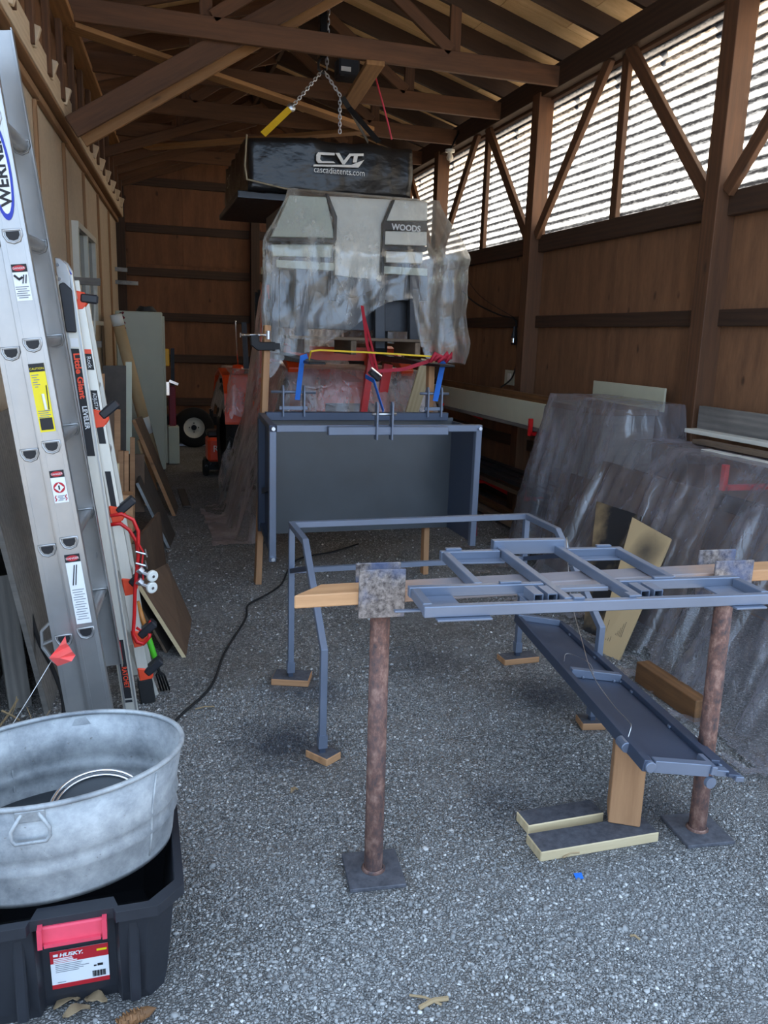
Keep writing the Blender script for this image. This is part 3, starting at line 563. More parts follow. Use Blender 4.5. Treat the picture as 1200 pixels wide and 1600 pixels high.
# ---- galvanised tub, bin below
TC = V(-.205, 1.893, 0); trot = math.radians(14)
tub = thing('wash_tub', 'weathered galvanised oval wash tub sitting on the black storage bin', 'tub', (TC.x, TC.y, .30))
zr = .562; z0 = .302
prof = [(.0, z0 + .006), (.80, z0 + .006), (.845, z0 + .012), (.852, z0), (.858, z0 + .012), (.882, z0 + .075), (.905, z0 + .085), (.886, z0 + .098), (.893, z0 + .118), (.916, z0 + .128), (.898, z0 + .142), (.955, zr - .01)]
def ov(a): return .305 * math.cos(a), .222 * math.sin(a)
def oval(prof_, n=72):
    m = MB(); b0 = 0; k = len(prof_)
    for i in range(n):
        a = 2 * math.pi * i / n; ex, ey = ov(a); 
        for r, z in prof_:
            x, y = ex * r, ey * r; m.v.append(V(TC.x + x * math.cos(trot) - y * math.sin(trot), TC.y + x * math.sin(trot) + y * math.cos(trot), z))
    for i in range(n):
        i2 = (i + 1) % n
        for j in range(k - 1): m.f.append((i * k + j, i2 * k + j, i2 * k + j + 1, i * k + j + 1))
    return m
oval(prof).build('body', 'galvanised', tub, smooth=True, solid=.002)
def op(a, r, z): x, y = ov(a); x *= r; y *= r; return V(TC.x + x * math.cos(trot) - y * math.sin(trot), TC.y + x * math.sin(trot) + y * math.cos(trot), z)
MB().tube([op(2 * math.pi * i / 72, .957, zr - .007) for i in range(72)], .0065, 8, closed=True, up=Z).build('rim', 'galvanised', tub, smooth=True)
for ha in (math.radians(-108), math.radians(72)):
    da = .13
    def hp(s_, z, off): return op(ha + s_ * da, .935 + off, z)
    h = MB().tube([hp(-.45, zr - .018, .03), hp(-1.0, zr - .055, .05), hp(-1.0, zr - .075, .05), hp(-.8, zr - .085, .05), hp(.8, zr - .085, .05), hp(1.0, zr - .075, .05), hp(1.0, zr - .055, .05), hp(.45, zr - .018, .03)], .0042, 7).build('handle', 'galvanised', tub, smooth=True)
    MB().hexa([hp(-.8, zr - .04, .0), hp(.8, zr - .04, .0), hp(.8, zr - .012, .02), hp(-.8, zr - .012, .02), hp(-.8, zr - .04, .035), hp(.8, zr - .04, .035), hp(.8, zr - .012, .05), hp(-.8, zr - .012, .05)]).build('handle_bracket', 'galvanised', tub, bevel=.002)
for sa in (math.radians(-50), math.radians(108)):
    MB().tube([op(sa, r_ + .004, z) for r_, z in ((.86, z0 + .02), (.885, z0 + .07), (.897, z0 + .13), (.952, zr - .02))], .003, 6).build('seam', 'galvanised', tub, smooth=True)
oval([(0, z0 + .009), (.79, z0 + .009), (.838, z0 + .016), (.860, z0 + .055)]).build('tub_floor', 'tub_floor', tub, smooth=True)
hc = V(-.125, 1.962, .334)
hoop = MB()
for r_, rr in ((.108, .005), (.100, .004)): hoop.tube([hc + V(r_ * 1.05 * math.cos(2 * math.pi * i / 48), r_ * math.sin(2 * math.pi * i / 48), .012 if r_ > .105 else .004) for i in range(48)], rr, 8, closed=True, up=Z)
pan = MB().lathe([(0, 0), (.095, 0), (.101, .008)], hc - V(0, 0, .008), 40)
Rl = Matrix.Rotation(math.radians(17), 3, 'X')      # it leans against the far side
for mb in (hoop, pan): mb.v = [Rl @ (v - hc) + hc + V(0, 0, .032) for v in mb.v]
lid = thing('steel_pan', 'round dark steel pan with a shiny rim lying inside the wash tub', 'pan', hc)
hoop.build('rim', 'chrome', lid, smooth=True); pan.build('dish', 'tub_floor', lid, smooth=True)

bn = thing('storage_bin', 'black plastic storage bin with red latch under the wash tub', 'storage bin', (-.19, 1.87, 0))
def binring(x0, x1, y0_, y1_, z, ch, nt):   # rounded-rectangle ring, latch recess in the front face
    pts = [(x0 + ch, y0_), (-.255, y0_), (-.245, y0_ + nt), (-.085, y0_ + nt), (-.075, y0_), (x1 - ch, y0_), (x1, y0_ + ch), (x1, y1_ - ch), (x1 - ch, y1_), (x0 + ch, y1_), (x0, y1_ - ch), (x0, y0_ + ch)]
    return [V(a, b, z) for a, b in pts]
rs = [binring(-.425, .018, 1.715, 2.06, .0, .03, .028), binring(-.432, .026, 1.705, 2.07, .03, .05, .030), binring(-.452, .048, 1.665, 2.10, .27, .06, .034), binring(-.455, .050, 1.66, 2.105, .29, .06, .034)]
m = MB(); n = 12
for r in rs: m.v += r
for k in range(3):
    for i in range(n): i2 = (i + 1) % n; m.f.append((k * n + i, k * n + i2, (k + 1) * n + i2, (k + 1) * n + i))
m.f.append(tuple(reversed(range(n)))); m.build('body', 'black_plastic', bn, solid=.004, bevel=.006)
ro = [V(-.475 + .055, 1.638, 0), V(-.262, 1.638, 0), V(-.257, 1.655, 0), V(-.085, 1.655, 0), V(-.08, 1.638, 0), V(.07 - .06, 1.638, 0), V(.07, 1.698, 0), V(.07, 2.07, 0), V(.01, 2.13, 0), V(-.42, 2.13, 0), V(-.475, 2.07, 0), V(-.475, 1.69, 0)]
ri = rs[3]; m = MB()
for z in (.272, .298):
    for lst in (ro, ri): m.v += [V(p.x, p.y, z) for p in lst]
for i in range(n):
    i2 = (i + 1) % n; m.f += [(i, i2, i2 + 2 * n, i + 2 * n), (i + 2 * n, i2 + 2 * n, i2 + 3 * n, i + 3 * n), (i + n, i + 3 * n, i2 + 3 * n, i2 + n), (i, i + n, i2 + n, i2)]
m.build('rim', 'black_plastic', bn, bevel=.004)
la = MB().hexa([(-.232, 1.640, .238), (-.108, 1.640, .238), (-.104, 1.648, .281), (-.238, 1.648, .281), (-.232, 1.660, .238), (-.108, 1.660, .238), (-.104, 1.666, .281), (-.238, 1.666, .281)]).build('latch', 'red_faded', bn, bevel=.003)
MB().box((-.228, 1.634, .241), (-.112, 1.642, .249)).build('latch_lip', 'red_faded', la)
for lx in (-.236, -.104): MB().box((lx - .005, 1.634, .239), (lx + .005, 1.66, .286)).build('latch_arm', 'red_faded', la)
for gx in (-.285, -.045): MB().box((gx - .012, 1.668, .03), (gx + .012, 1.70, .26)).build('rib', 'black_plastic', bn, bevel=.004)
# sticker on the recessed front face (face leans in towards the bottom)
A = V(-.2, 1.735, .03); B = V(-.2, 1.699, .27); yd = (B - A).normalized(); xd = V(1, 0, 0); nd = xd.cross(yd)
lo = V(-.228, 1.735, .03) + yd * .026 + nd * .004
def lq(u, v): return lo + xd * u + yd * v
def quad(n, u0, u1, v0, v1, m, p, lift=0.): 
    a = [lq(u0, v0) + nd * lift, lq(u1, v0) + nd * lift, lq(u1, v1) + nd * lift, lq(u0, v1) + nd * lift]; return MB().prism(a, nd * .0004).build(n, m, p)
st = quad('sticker', 0, .125, 0, .115, 'paper_white', bn); quad('sticker_band', 0, .125, .078, .115, 'ink_red', st, .0005); quad('sticker_band', 0, .125, 0, .013, 'ink_red', st, .0005)
text('sticker_text', 'HUSKY.', .015, lq(.020, .097) + nd * .001, xd, yd, 'paper_white', st, bold=.0006, shear=.2); quad('sticker_mark', .007, .017, .099, .106, 'paper_white', st, .001)
for v_, l_ in ((.090, .04), (.085, .042), (.080, .05)): quad('sticker_line', .007, .007 + l_, v_, v_ + .003, 'paper_white', st, .001)
for k, l_ in enumerate((.058, .055, .072, .060, .05)): quad('sticker_line', .010, .010 + l_, .072 - k * .0055, .0735 - k * .0055, 'ink_grey', st, .001)
quad('sticker_mark', .10, .122, .096, .102, 'label_yellow', st, .001)
for k in range(13): quad('bar_code', .088 + k * .0023, .0892 + k * .0023 + (k % 3) * .0004, .018, .036, 'ink', st, .001)
quad('sticker_mark', .092, .098, .05, .054, 'ink', st, .001); quad('sticker_mark', .10, .112, .05, .057, 'ink', st, .001); quad('sticker_line', .012, .03, .018, .0195, 'ink_grey', st, .001)

# ---- small litter
cone = thing('pine_cone', 'small brown pine cone lying on gravel beside the storage bin', 'pine cone', (-.045, 1.625, 0)); 
ca, cb = V(-.085, 1.63, .016), V(.0, 1.655, .016); MB().lathe([(0, -.045), (.010, -.04), (.015, -.01), (.012, .025), (0, .045)], (ca + cb) / 2, 10, cb - ca).build('core', 'timber', cone, smooth=True)
for i in range(42):
    k = i / 42; a = i * 2.4; c = ca.lerp(cb, .05 + .9 * k); r = .018 * math.sin(math.pi * (.18 + .75 * k)); e1 = V(0, 0, 1); e2 = (cb - ca).normalized().cross(e1); d = e1 * math.cos(a) + e2 * math.sin(a); s_ = (cb - ca).normalized()
    MB().hexa([c + d * r * .5 - s_ * .003 - d.cross(s_) * .004, c + d * r * .5 - s_ * .003 + d.cross(s_) * .004, c + d * r * .5 + d.cross(s_) * .004, c + d * r * .5 - d.cross(s_) * .004] + [p + d * r * .55 - s_ * .006 for p in (c + d * r * .5 - s_ * .003 - d.cross(s_) * .006, c + d * r * .5 - s_ * .003 + d.cross(s_) * .006, c + d * r * .5 + d.cross(s_) * .006, c + d * r * .5 - d.cross(s_) * .006)]).build('scale', 'timber', cone)
def leafm(c, L, w, rot, lb):
    m = MB(); 
    for i in range(7):
        t = i / 6; ww = w * math.sin(math.pi * (.08 + .86 * t)) * (.8 + .4 * random.random())
        for s_ in (-1, 0, 1): m.v.append(V((t - .5) * L, s_ * ww / 2, .006 + .012 * abs(s_) * random.random() + .01 * math.sin(3 * t)))
    for i in range(6):
        for j in range(2): m.f.append((i * 3 + j, i * 3 + j + 1, i * 3 + j + 4, i * 3 + j + 3))
    R_ = Matrix.Rotation(rot, 3, 'Z'); m.v = [R_ @ v + Vector(c) for v in m.v]
    return m.build('dry_leaf', 'leaf', solid=.0008, smooth=True, label=lb, cat='leaf', group='dry leaves by the storage bin')
leafm(G(105, 1572), .06, .03, .3, 'curled dry leaf flat against the bin front below the sticker'); leafm(G(150, 1568), .055, .03, -.4, 'dry leaf under the right half of the bin sticker'); leafm(G(120, 1588), .06, .028, .2, 'dry leaf lowest in front of the bin')
leafm(G(460, 1240), .03, .025, .4, 'small brown leaf on gravel left of the near pipe stand')
for k, (a, b) in enumerate((((655, 1575), (700, 1560)), ((985, 1462), (1000, 1468)), ((305, 1108), (335, 1104)), ((640, 1555), (690, 1570)), ((880, 1340), (905, 1332)))):
    p, q = G(*a, .008), G(*b, .012); MB().tube([p, p.lerp(q, .5) + V(0, .004, .004), q], .003 if k != 0 else .006, 6).build('twig', 'twig', label=['brown stick on gravel near the lower picture edge', 'tiny pale twig on gravel below the pale boards', 'pale twig on gravel beside the floor cord', 'thin twig beside the brown stick', 'straw bit beside the base of the timber block'][k], cat='twig', group='twigs on the gravel')
p = G(903, 1370, .004); MB().prism([p + V(-.012, -.01, 0), p + V(.012, -.012, 0), p + V(.016, .008, .004), p + V(-.008, .012, .003)], (0, 0, .002)).build('blue_scrap', 'blue_scrap', label='tiny scrap of blue plastic on gravel below the pale boards', cat='scrap')
cord('floor_cable', [G(x, y, .012) for x, y in ((262, 1140), (285, 1115), (330, 1072), (352, 1018), (383, 968), (388, 945), (415, 930), (440, 912), (452, 888), (470, 872), (520, 862), (560, 850))], .006, 'black_rubber', 'black extension cord snaking over the gravel towards the dump bed')

# ================================================================== DUMP BED hung on the forks
bx = thing('dump_bed', 'blue grey steel dump bed stood on edge and strapped to the tractor forks', 'dump bed', (1.34, 4.65, .33))
X0, X1, YF, YB, ZB, ZT = .735, 1.95, 4.45, 4.86, .335, 1.06
MB().box((X0 + .01, YB, ZB), (X1, YB + .006, ZT)).build('floor_sheet', 'bed_panel', bx)
MB().box((X1 - .006, YF + .02, ZB), (X1, YB, ZT - .02)).build('side_panel', 'blue_steel_dark', bx); MB().box((X0, YF + .02, ZB), (X0 + .006, YB, ZT - .02)).build('side_panel', 'blue_steel_dark', bx)
MB().bar((X0, YF, ZT - .02), (X1 + .02, YF, ZT - .02), .04, .04).build('front_rail', 'blue_steel', bx, bevel=.003)
MB().bar((1.02, YF - .035, ZT - .03), (1.74, YF - .035, ZT - .03), .045, .05).build('hinge_tube', 'blue_steel', bx, bevel=.004)
MB().bar((X0, YB - .02, ZT + .01), (X1 - .05, YB - .02, ZT + .01), .05, .05).build('back_rail', 'blue_steel_dark', bx, bevel=.003)
MB().bar((X0 - .02, YF, ZB - .06), (X0 - .02, YF, ZT - .035), .04, .04, V(0, 1, 0)).build('corner_post', 'blue_steel', bx, bevel=.003); MB().bar((X1, YF, ZB - .02), (X1, YF, ZT - .035), .038, .04, V(0, 1, 0)).build('corner_post', 'blue_steel', bx, bevel=.003)
MB().bar((X0 - .015, YB + .02, ZB + .02), (X0 - .015, YB + .02, ZT), .05, .05, V(0, 1, 0)).build('corner_post', 'blue_steel_dark', bx, bevel=.003)
MB().bar((X0 - .02, YB, ZT + .01), (X0 - .02, YF, ZT - .02), .04, .035).build('side_rail', 'blue_steel_dark', bx, bevel=.003); MB().bar((X0 - .015, YF + .03, .70), (X0 - .015, YB - .06, .62), .03, .03).build('side_stiffener', 'blue_steel_dark', bx)
MB().bar((X0 - .015, YB, ZB + .06), (X0 - .015, YF, ZB - .02), .03, .03).build('side_stiffener', 'blue_steel_dark', bx)
for px_, pz in ((X0 - .02, ZT - .02), (X0 - .02, ZB - .04), (X1, ZT - .02)): MB().lathe([(0, -.012), (.011, -.012), (.011, .012), (0, .012)], (px_, YF - .028, pz), 10, (0, 1, 0)).build('bolt', 'zinc', bx)
for (cx_, yy_, z_, w_) in ((.90, YB - .04, ZT + .03, .17), (1.345, YF - .05, ZT - .06, .09), (1.80, YB - .04, ZT + .03, .12)):
    for s_ in (-1, 1):
        x = cx_ + s_ * w_ / 2 * (.75 if w_ > .1 else 1); h = .17 if yy_ > 4.6 else .20
        MB().prism([V(x - .005, yy_ - .025, z_ - .02), V(x - .005, yy_ + .025, z_ - .02), V(x - .005, yy_ + .025, z_ + h - .03), V(x - .005, yy_ + .012, z_ + h - .005), V(x - .005, yy_ - .012, z_ + h - .005), V(x - .005, yy_ - .025, z_ + h - .03)], (.010, 0, 0)).build('clevis_plate', 'blue_steel', bx, bevel=.001)
    MB().tube([(cx_ - w_ * .8, yy_, z_ + .125), (cx_ + w_ * .8, yy_, z_ + .125)], .009, 10).build('clevis_pin', 'zinc' if w_ < .1 else 'blue_steel', bx, smooth=True)
    MB().bar((cx_ - w_ / 2, yy_, z_ + .03), (cx_ + w_ / 2, yy_, z_ + .03), .02, .02).build('clevis_spacer', 'blue_steel', bx)
# props
lp = board('prop_post', (.70, 4.925, 0), (.757, 4.925, 1.60), .075, .038, 'lumber', up=V(1, 0, 0), label='left orange brown two by four prop behind the dump bed', cat='post', group='props behind the dump bed')
board('prop_post', (1.825, 4.93, 0), (1.805, 4.93, 1.43), .06, .038, 'lumber', up=V(1, 0, 0), label='right shorter two by four prop behind the dump bed', cat='post', group='props behind the dump bed')

# ================================================================== TRACTOR with pallet forks
tr_ = thing('tractor', 'orange compact tractor with raised pallet forks under plastic film', 'tractor', (1.6, 7.2, 0))
def wheel(c, R, w, name, par, rimc='orange_paint', lugs=18):
    c = Vector(c); ti = MB().lathe([(R * .55, -w / 2 * .9), (R * .86, -w / 2), (R * .97, -w / 2 * .8), (R, -w / 2 * .4), (R, w / 2 * .4), (R * .97, w / 2 * .8), (R * .86, w / 2), (R * .55, w / 2 * .9)], c, 36, (1, 0, 0)).build(name, 'tyre', par, smooth=True)
    lm = MB()
    for i in range(lugs):
        for s_ in (-1, 1):
            a = 2 * math.pi * (i + (.5 if s_ > 0 else 0)) / lugs; e = V(0, math.cos(a), math.sin(a)); t_ = V(0, -math.sin(a), math.cos(a))
            lm.bar(c + e * R * .985 + V(s_ * w * .46, 0, 0) - t_ * R * .06, c + e * R * 1.0 + V(s_ * w * .03, 0, 0) + t_ * R * .10, R * .07, R * .075, e)
    lm.build('tread', 'tyre', ti)
    ri_ = MB().lathe([(0, -.03), (R * .3, -.03), (R * .48, -w * .25), (R * .56, -w * .42), (R * .57, w * .42), (R * .5, w * .2), (R * .2, .03), (0, .03)], c, 28, (1, 0, 0)).build('rim', rimc, ti, smooth=True); return ti
wheel((.955, 8.15, .55), .55, .32, 'rear_wheel', tr_, 'black_metal'); wheel((2.245, 8.15, .55), .55, .32, 'rear_wheel', tr_, 'black_metal'); wheel((1.15, 6.55, .33), .33, .2, 'front_wheel', tr_); wheel((2.05, 6.55, .33), .33, .2, 'front_wheel', tr_)
hd = MB().prism([V(1.34, 6.15, .62), V(1.86, 6.15, .62), V(1.86, 6.15, 1.08), V(1.78, 6.18, 1.20), V(1.42, 6.18, 1.20), V(1.34, 6.15, 1.08)], (0, 1.25, .08)).build('hood', 'orange_paint', tr_, bevel=.03)
MB().box((1.40, 6.13, .68), (1.80, 6.152, 1.04)).build('grille', 'black_plastic', hd); MB().box((1.2, 7.3, .45), (2.0, 8.5, .75)).build('chassis', 'black_metal', tr_); MB().box((1.45, 6.2, .35), (1.75, 7.6, .62)).build('engine_frame', 'black_metal', tr_)
for s_ in (-1, 1):
    xo = 1.6 + s_ * .645; m = MB(); arc = [(7.55, .72), (7.62, .98), (7.8, 1.14), (8.15, 1.19), (8.5, 1.12), (8.7, .95)]
    for i in range(len(arc) - 1): (a, b), (c, d) = arc[i], arc[i + 1]; m.hexa([(xo - .18, a, b), (xo + .18, a, b), (xo + .18, c, d), (xo - .18, c, d), (xo - .18, a, b + .02), (xo + .18, a, b + .02), (xo + .18, c, d + .02), (xo - .18, c, d + .02)])
    m.build('fender', 'orange_paint', tr_)
    xa = 1.6 + s_ * .45
    MB().sq([V(xa, 7.25, .55), V(xa, 7.2, 1.32), V(xa, 6.7, 1.45), V(xa, 6.2, 1.33), V(xa, 6.12, 1.28)], .06, .10, up=(1, 0, 0)).build('loader_arm', 'orange_paint', tr_, bevel=.006)
    MB().tube([(xa, 7.15, .75), (xa, 6.45, 1.2)], .028, 10).build('hydraulic_cylinder', 'black_metal', tr_, smooth=True)
    MB().tube([(xa, 6.45, 1.2), (xa, 6.15, 1.5)], .016, 10).build('hydraulic_rod', 'chrome', tr_, smooth=True)
    MB().sq([V(1.6 + s_ * .42, 8.3, .7), V(1.6 + s_ * .42, 8.3, 1.95)], .06, .05, up=(1, 0, 0)).build('roll_bar', 'black_metal', tr_)
    fx = 1.0 if s_ < 0 else 1.80
    MB().hexa([(fx - .05, 4.62, 1.388), (fx + .05, 4.62, 1.388), (fx + .05, 6.06, 1.375), (fx - .05, 6.06, 1.375), (fx - .05, 4.62, 1.402), (fx + .05, 4.62, 1.402), (fx + .05, 6.06, 1.425), (fx - .05, 6.06, 1.425)]).build('fork', 'black_metal', tr_, bevel=.003, label='black steel pallet fork tine')
    MB().box((fx - .05, 6.03, 1.385), (fx + .05, 6.07, 1.9)).build('fork_upright', 'black_metal', tr_)
MB().sq([V(1.18, 8.3, 1.95), V(2.02, 8.3, 1.95)], .06, .05).build('roll_bar', 'black_metal', tr_)
MB().bar((.9, 6.10, 1.42), (1.95, 6.10, 1.42), .05, .1).build('fork_carriage', 'orange_paint', tr_); MB().bar((.9, 6.10, 1.85), (1.95, 6.10, 1.85), .05, .1).build('fork_carriage', 'orange_paint', tr_)
MB().sq([V(1.66, 6.0, .95), V(1.72, 6.0, 1.45)], .05, .05).build('loader_link', 'red_paint', tr_); MB().sq([V(1.80, 6.1, .85), V(1.88, 6.1, 1.35)], .07, .05).build('loader_link', 'red_paint', tr_)
# left control post, beacon, fender light, seat
MB().sq([V(1.08, 7.3, .9), V(1.10, 7.25, 1.93)], .07, .05).build('mast', 'orange_paint', tr_); MB().box((1.3, 7.9, .85), (1.9, 8.4, .95)).build('seat', 'black_plastic', tr_); MB().box((1.3, 8.32, .95), (1.9, 8.42, 1.35)).build('seat_back', 'black_plastic', tr_)
bc = PY(372, 579, 7.9); MB().lathe([(0, -.06), (.05, -.055), (.065, 0), (.05, .05), (0, .06)], bc, 18).build('amber_light', 'amber', tr_, smooth=True); MB().tube([bc - V(0, 0, .05), V(bc.x, bc.y, 1.16)], .01).build('light_stalk', 'black_metal', tr_)
MB().tube([bc + V(0, 0, .05), bc + V(-.02, 0, .45), bc + V(-.02, 0, .47)], .008, 7).build('lever', 'chrome', tr_, smooth=True)
a = PY(381, 512, 7.9); MB().sq([a + V(0, 0, .05), a - V(-.03, 0, .55)], .045, .04).build('valve_block', 'steel_dark', tr_)
c = PY(382, 660, 7.6); MB().lathe([(0, -.02), (.03, -.02), (.03, .02), (0, .02)], c, 14, (0, 1, 0)).build('tail_light', 'red_paint', tr_)

# ================================================================== implement in plastic on the forks
YI = 5.70
im = thing('implement', 'white and black implement with black lettered band, wrapped in plastic on the forks', 'implement', (1.5, 5.8, 1.43))
def pp(name, pts, m, dy=0., th=.05, par=None, bev=.004): return MB().prism([PY(x, y, YI + dy) for x, y in pts], (0, th, 0)).build(name, m, par or im, bevel=bev)
pp('panel', [(452, 305), (510, 308), (523, 372), (424, 370)], 'cabinet'); pp('panel', [(510, 306), (614, 312), (598, 352), (596, 440), (523, 430), (524, 372)], 'white_paint', .03)
rp = pp('panel', [(616, 312), (668, 315), (668, 345), (601, 345)], 'white_paint'); pp('panel', [(602, 361), (667, 362), (667, 384), (600, 382)], 'white_paint'); pp('panel', [(603, 392), (661, 394), (660, 412), (603, 410)], 'white_paint', .01)
bd = pp('lettered_band', [(601, 345), (668, 346), (668, 361), (601, 360)], 'black_metal', -.01)
o1 = PY(612, 358.5, YI - .012); text('band_text', 'WOODS', .056, o1, V(1, 0, -.01), V(0, 0, 1), 'white_logo', bd, sx=.98, bold=.002)
pp('strip', [(420, 371), (524, 374), (524, 380), (420, 377)], 'black_metal', -.01, .06); pp('strip', [(599, 383), (668, 385), (667, 393), (599, 391)], 'black_metal', -.01, .06)
pp('strip', [(508, 302), (513, 302), (527, 338), (526, 376), (521, 376), (521, 340)], 'black_metal', -.01, .06); pp('strip', [(613, 312), (618, 312), (603, 348), (600, 430), (595, 430), (598, 348)], 'black_metal', -.01, .06)
pp('panel', [(424, 382), (520, 382), (518, 402), (426, 400)], 'cabinet', .02)
for (x0_, x1_, y0_, y1_) in ((462, 482, 400, 545), (516, 526, 400, 470), (586, 602, 412, 545), (640, 656, 412, 545), (425, 436, 400, 545)): pp('frame_leg', [(x0_, y0_), (x1_, y0_), (x1_, y1_), (x0_, y1_)], 'steel_dark', .08, .06)
pp('gearbox', [(525, 432), (590, 436), (580, 455), (560, 464), (540, 460)], 'steel_dark', .02, .3); pp('deck', [(440, 440), (520, 430), (522, 470), (450, 500)], 'old_board', .2, .1); pp('deck', [(600, 430), (668, 420), (668, 470), (600, 470)], 'steel_dark', .1, .2)
MB().box((.95, 5.75, 2.0), (2.05, 6.5, 2.05)).build('shelf', 'cabinet', im); MB().box((1.0, 5.9, 1.6), (2.0, 6.55, 2.42)).build('body', 'steel_dark', im)
pal = thing('pallet', 'weathered wooden pallet carried on the black forks', 'pallet', (1.4, 5.8, 1.43))
for yy_ in (5.62, 5.78, 5.94, 6.08): board('deck_board', (1.0, yy_ - .06, 1.535), (2.02, yy_ - .06, 1.535), .10, .02, 'old_board', pal)
for xx_ in (1.12, 1.45, 1.92): board('stringer', (xx_, 5.52, 1.476), (xx_, 6.02, 1.476), .04, .095, 'old_board', pal)

# ---- polythene covers
def cover(name, label, base, top, z_top, botf, mat, flare, nf=150, nv=44, seed=0., foldamp=.02, capz=.0):
    """sheet hung round a rounded rectangle: base rect (x0,x1,y0,y1) low down, top rect above, bottom edge height from botf(t)"""
    m = MB(); per = []
    def rr(rect, t):
        x0_, x1_, y0_, y1_ = rect; L = [(x0_ + .19, y1_), (x0_, y0_), (x1_, y0_), (x1_, y1_)]      # starts at back left, along left side, front, right side, back
        seg = [.22, .34, .22, .22]; acc = 0
        for k in range(4):
            if t <= acc + seg[k] or k == 3: f = (t - acc) / seg[k]; a, b = L[k], L[(k + 1) % 4]; return a[0] + (b[0] - a[0]) * f, a[1] + (b[1] - a[1]) * f
            acc += seg[k]
    cxm, cym = (top[0] + top[1]) / 2, (top[2] + top[3]) / 2
    for i in range(nf):
        t = i / nf; zb = botf(t)
        for j in range(nv + 1):
            v = j / nv; z = z_top + (zb - z_top) * v; dep = (z_top - z)
            k = min(1., dep / flare); k = k * k * (3 - 2 * k) * .5 + k * .5
            xa, ya = rr(top, t); xb, yb_ = rr(base, t); x, y = xa + (xb - xa) * k, ya + (yb_ - ya) * k
            dx, dy = x - cxm, y - cym; L = math.hypot(dx, dy) + 1e-6; amp = foldamp * min(1, dep / .35)
            fo = math.sin(t * 2 * math.pi * 23 + 2 * vnoise((t * 9, v * 2, seed))) * .6 + vnoise((t * 26, v * 5, seed + 3)) * 1.6 + vnoise((t * 70, v * 12, seed + 9)) * .6
            x += dx / L * amp * fo; y += dy / L * amp * fo; z += .012 * vnoise((t * 14, v * 6, seed + 5)) * min(1, dep / .1)
            m.v.append(V(x, y, z))
    for i in range(nf):
        i2 = (i + 1) % nf
        for j in range(nv): m.f.append((i * (nv + 1) + j, i * (nv + 1) + j + 1, i2 * (nv + 1) + j + 1, i2 * (nv + 1) + j))
    m.v.append(V(cxm, cym, z_top + capz)); c = len(m.v) - 1
    for i in range(nf): m.f.append((c, i * (nv + 1), ((i + 1) % nf) * (nv + 1)))
    return m.build(name, mat, smooth=True, label=label, cat='plastic sheet')
def bot1(t):
    pts = [(0, 1.50), (.15, 1.45), (.22, 1.36), (.235, 1.25), (.25, 1.38), (.30, 1.46), (.36, 1.60), (.40, 1.75), (.43, 1.80), (.46, 1.82), (.485, 1.42), (.52, 1.40), (.56, 1.38), (.62, 1.40), (.78, 1.5), (1, 1.5)]
    for (a, b), (c, d) in zip(pts[:-1], pts[1:]):
        if t <= c: return b + (d - b) * (t - a) / (c - a)
    return 1.5
cover('plastic_cover', 'clear crinkled plastic film draped over the white implement on the forks', (.81, 2.26, 5.42, 6.55), (1.00, 2.07, 5.62, 6.45), 2.50, bot1, 'film', .40, seed=1.)

def drape(name, label, sup, rect, res, mat, keep=None, seed=0., slope=3., amp=.02, floorz=.012, foldh=.022):
    x0_, x1_, y0_, y1_ = rect; nx, ny = int((x1_ - x0_) / res), int((y1_ - y0_) / res); m = MB(); ok = []
    for i in range(nx + 1):
        for j in range(ny + 1):
            x, y = x0_ + res * i, y0_ + res * j; wx, wy = x + .04 * vnoise((x * 3, y * 3, seed)), y + .04 * vnoise((x * 3, y * 3, seed + 7)); z = -9; z0m = None; best = None
            for (a, b, c, d, h, s_) in sup:
                dx = max(a - wx, 0, wx - b); dy = max(c - wy, 0, wy - d); r = math.hypot(dx, dy); th = math.atan2(dy, dx) if r > .01 else 0
                z = max(z, h - s_ * r * (1 - .25 * math.exp(-r * 4)) + (amp * (1 + 2 * r) * (math.sin(th * 17 + (x + y) * 9) + 1.5 * vnoise((x * 9, y * 9, seed + 2)) + .8 * vnoise((x * 22, y * 22, seed + 4))) if r > .01 else amp * .3 * vnoise((x * 8, y * 8, seed))))
                if z0m is None or z > z0m: z0m = z; best = (a - wx if wx < a else (wx - b if wx > b else 0), c - wy if wy < c else (wy - d if wy > d else 0), wx < a, wy < c)
            if foldh and best and z > floorz:
                ex, ey, lx, ly = best; r = math.hypot(ex, ey)
                if r > .005:
                    ux, uy = (-ex if lx else ex) / r, (-ey if ly else ey) / r; tt = x * abs(uy) + y * abs(ux)
                    fo = math.sin(tt * 55 + 3 * vnoise((x * 4, y * 4, seed))) * .5 + 1.3 * vnoise((tt * 16, z * 1.5, seed + 8)) + .7 * vnoise((tt * 40, z * 4, seed + 6)); k_ = foldh * min(1, r * 7); x += ux * fo * k_; y += uy * fo * k_
            if z < floorz: z = floorz + .016 * max(0, vnoise((x * 7, y * 7, seed)) + .3) + .012 * abs(vnoise((x * 18, y * 6, seed + 1)))
            m.v.append(V(x, y, z)); ok.append(keep(x, y, z) if keep else True)
    w_ = ny + 1
    for i in range(nx):
        for j in range(ny):
            f = (i * w_ + j, (i + 1) * w_ + j, (i + 1) * w_ + j + 1, i * w_ + j + 1)
            if all(ok[k] for k in f): m.f.append(f)
    used = sorted({k for f in m.f for k in f}); mp = {k: n_ for n_, k in enumerate(used)}; m.v = [m.v[k] for k in used]; m.f = [tuple(mp[k] for k in f) for f in m.f]
    return m.build(name, mat, smooth=True, label=label, cat='plastic sheet')
TS = [(1.10, 2.2, 6.12, 7.4, 1.30, 3.4), (.86, 1.12, 7.6, 8.6, 1.22, 5.0), (2.08, 2.4, 7.6, 8.6, 1.24, 4.), (1.06, 1.14, 7.2, 7.3, 1.95, 9.), (1.25, 2.0, 8.25, 8.35, 1.9, 6.)]
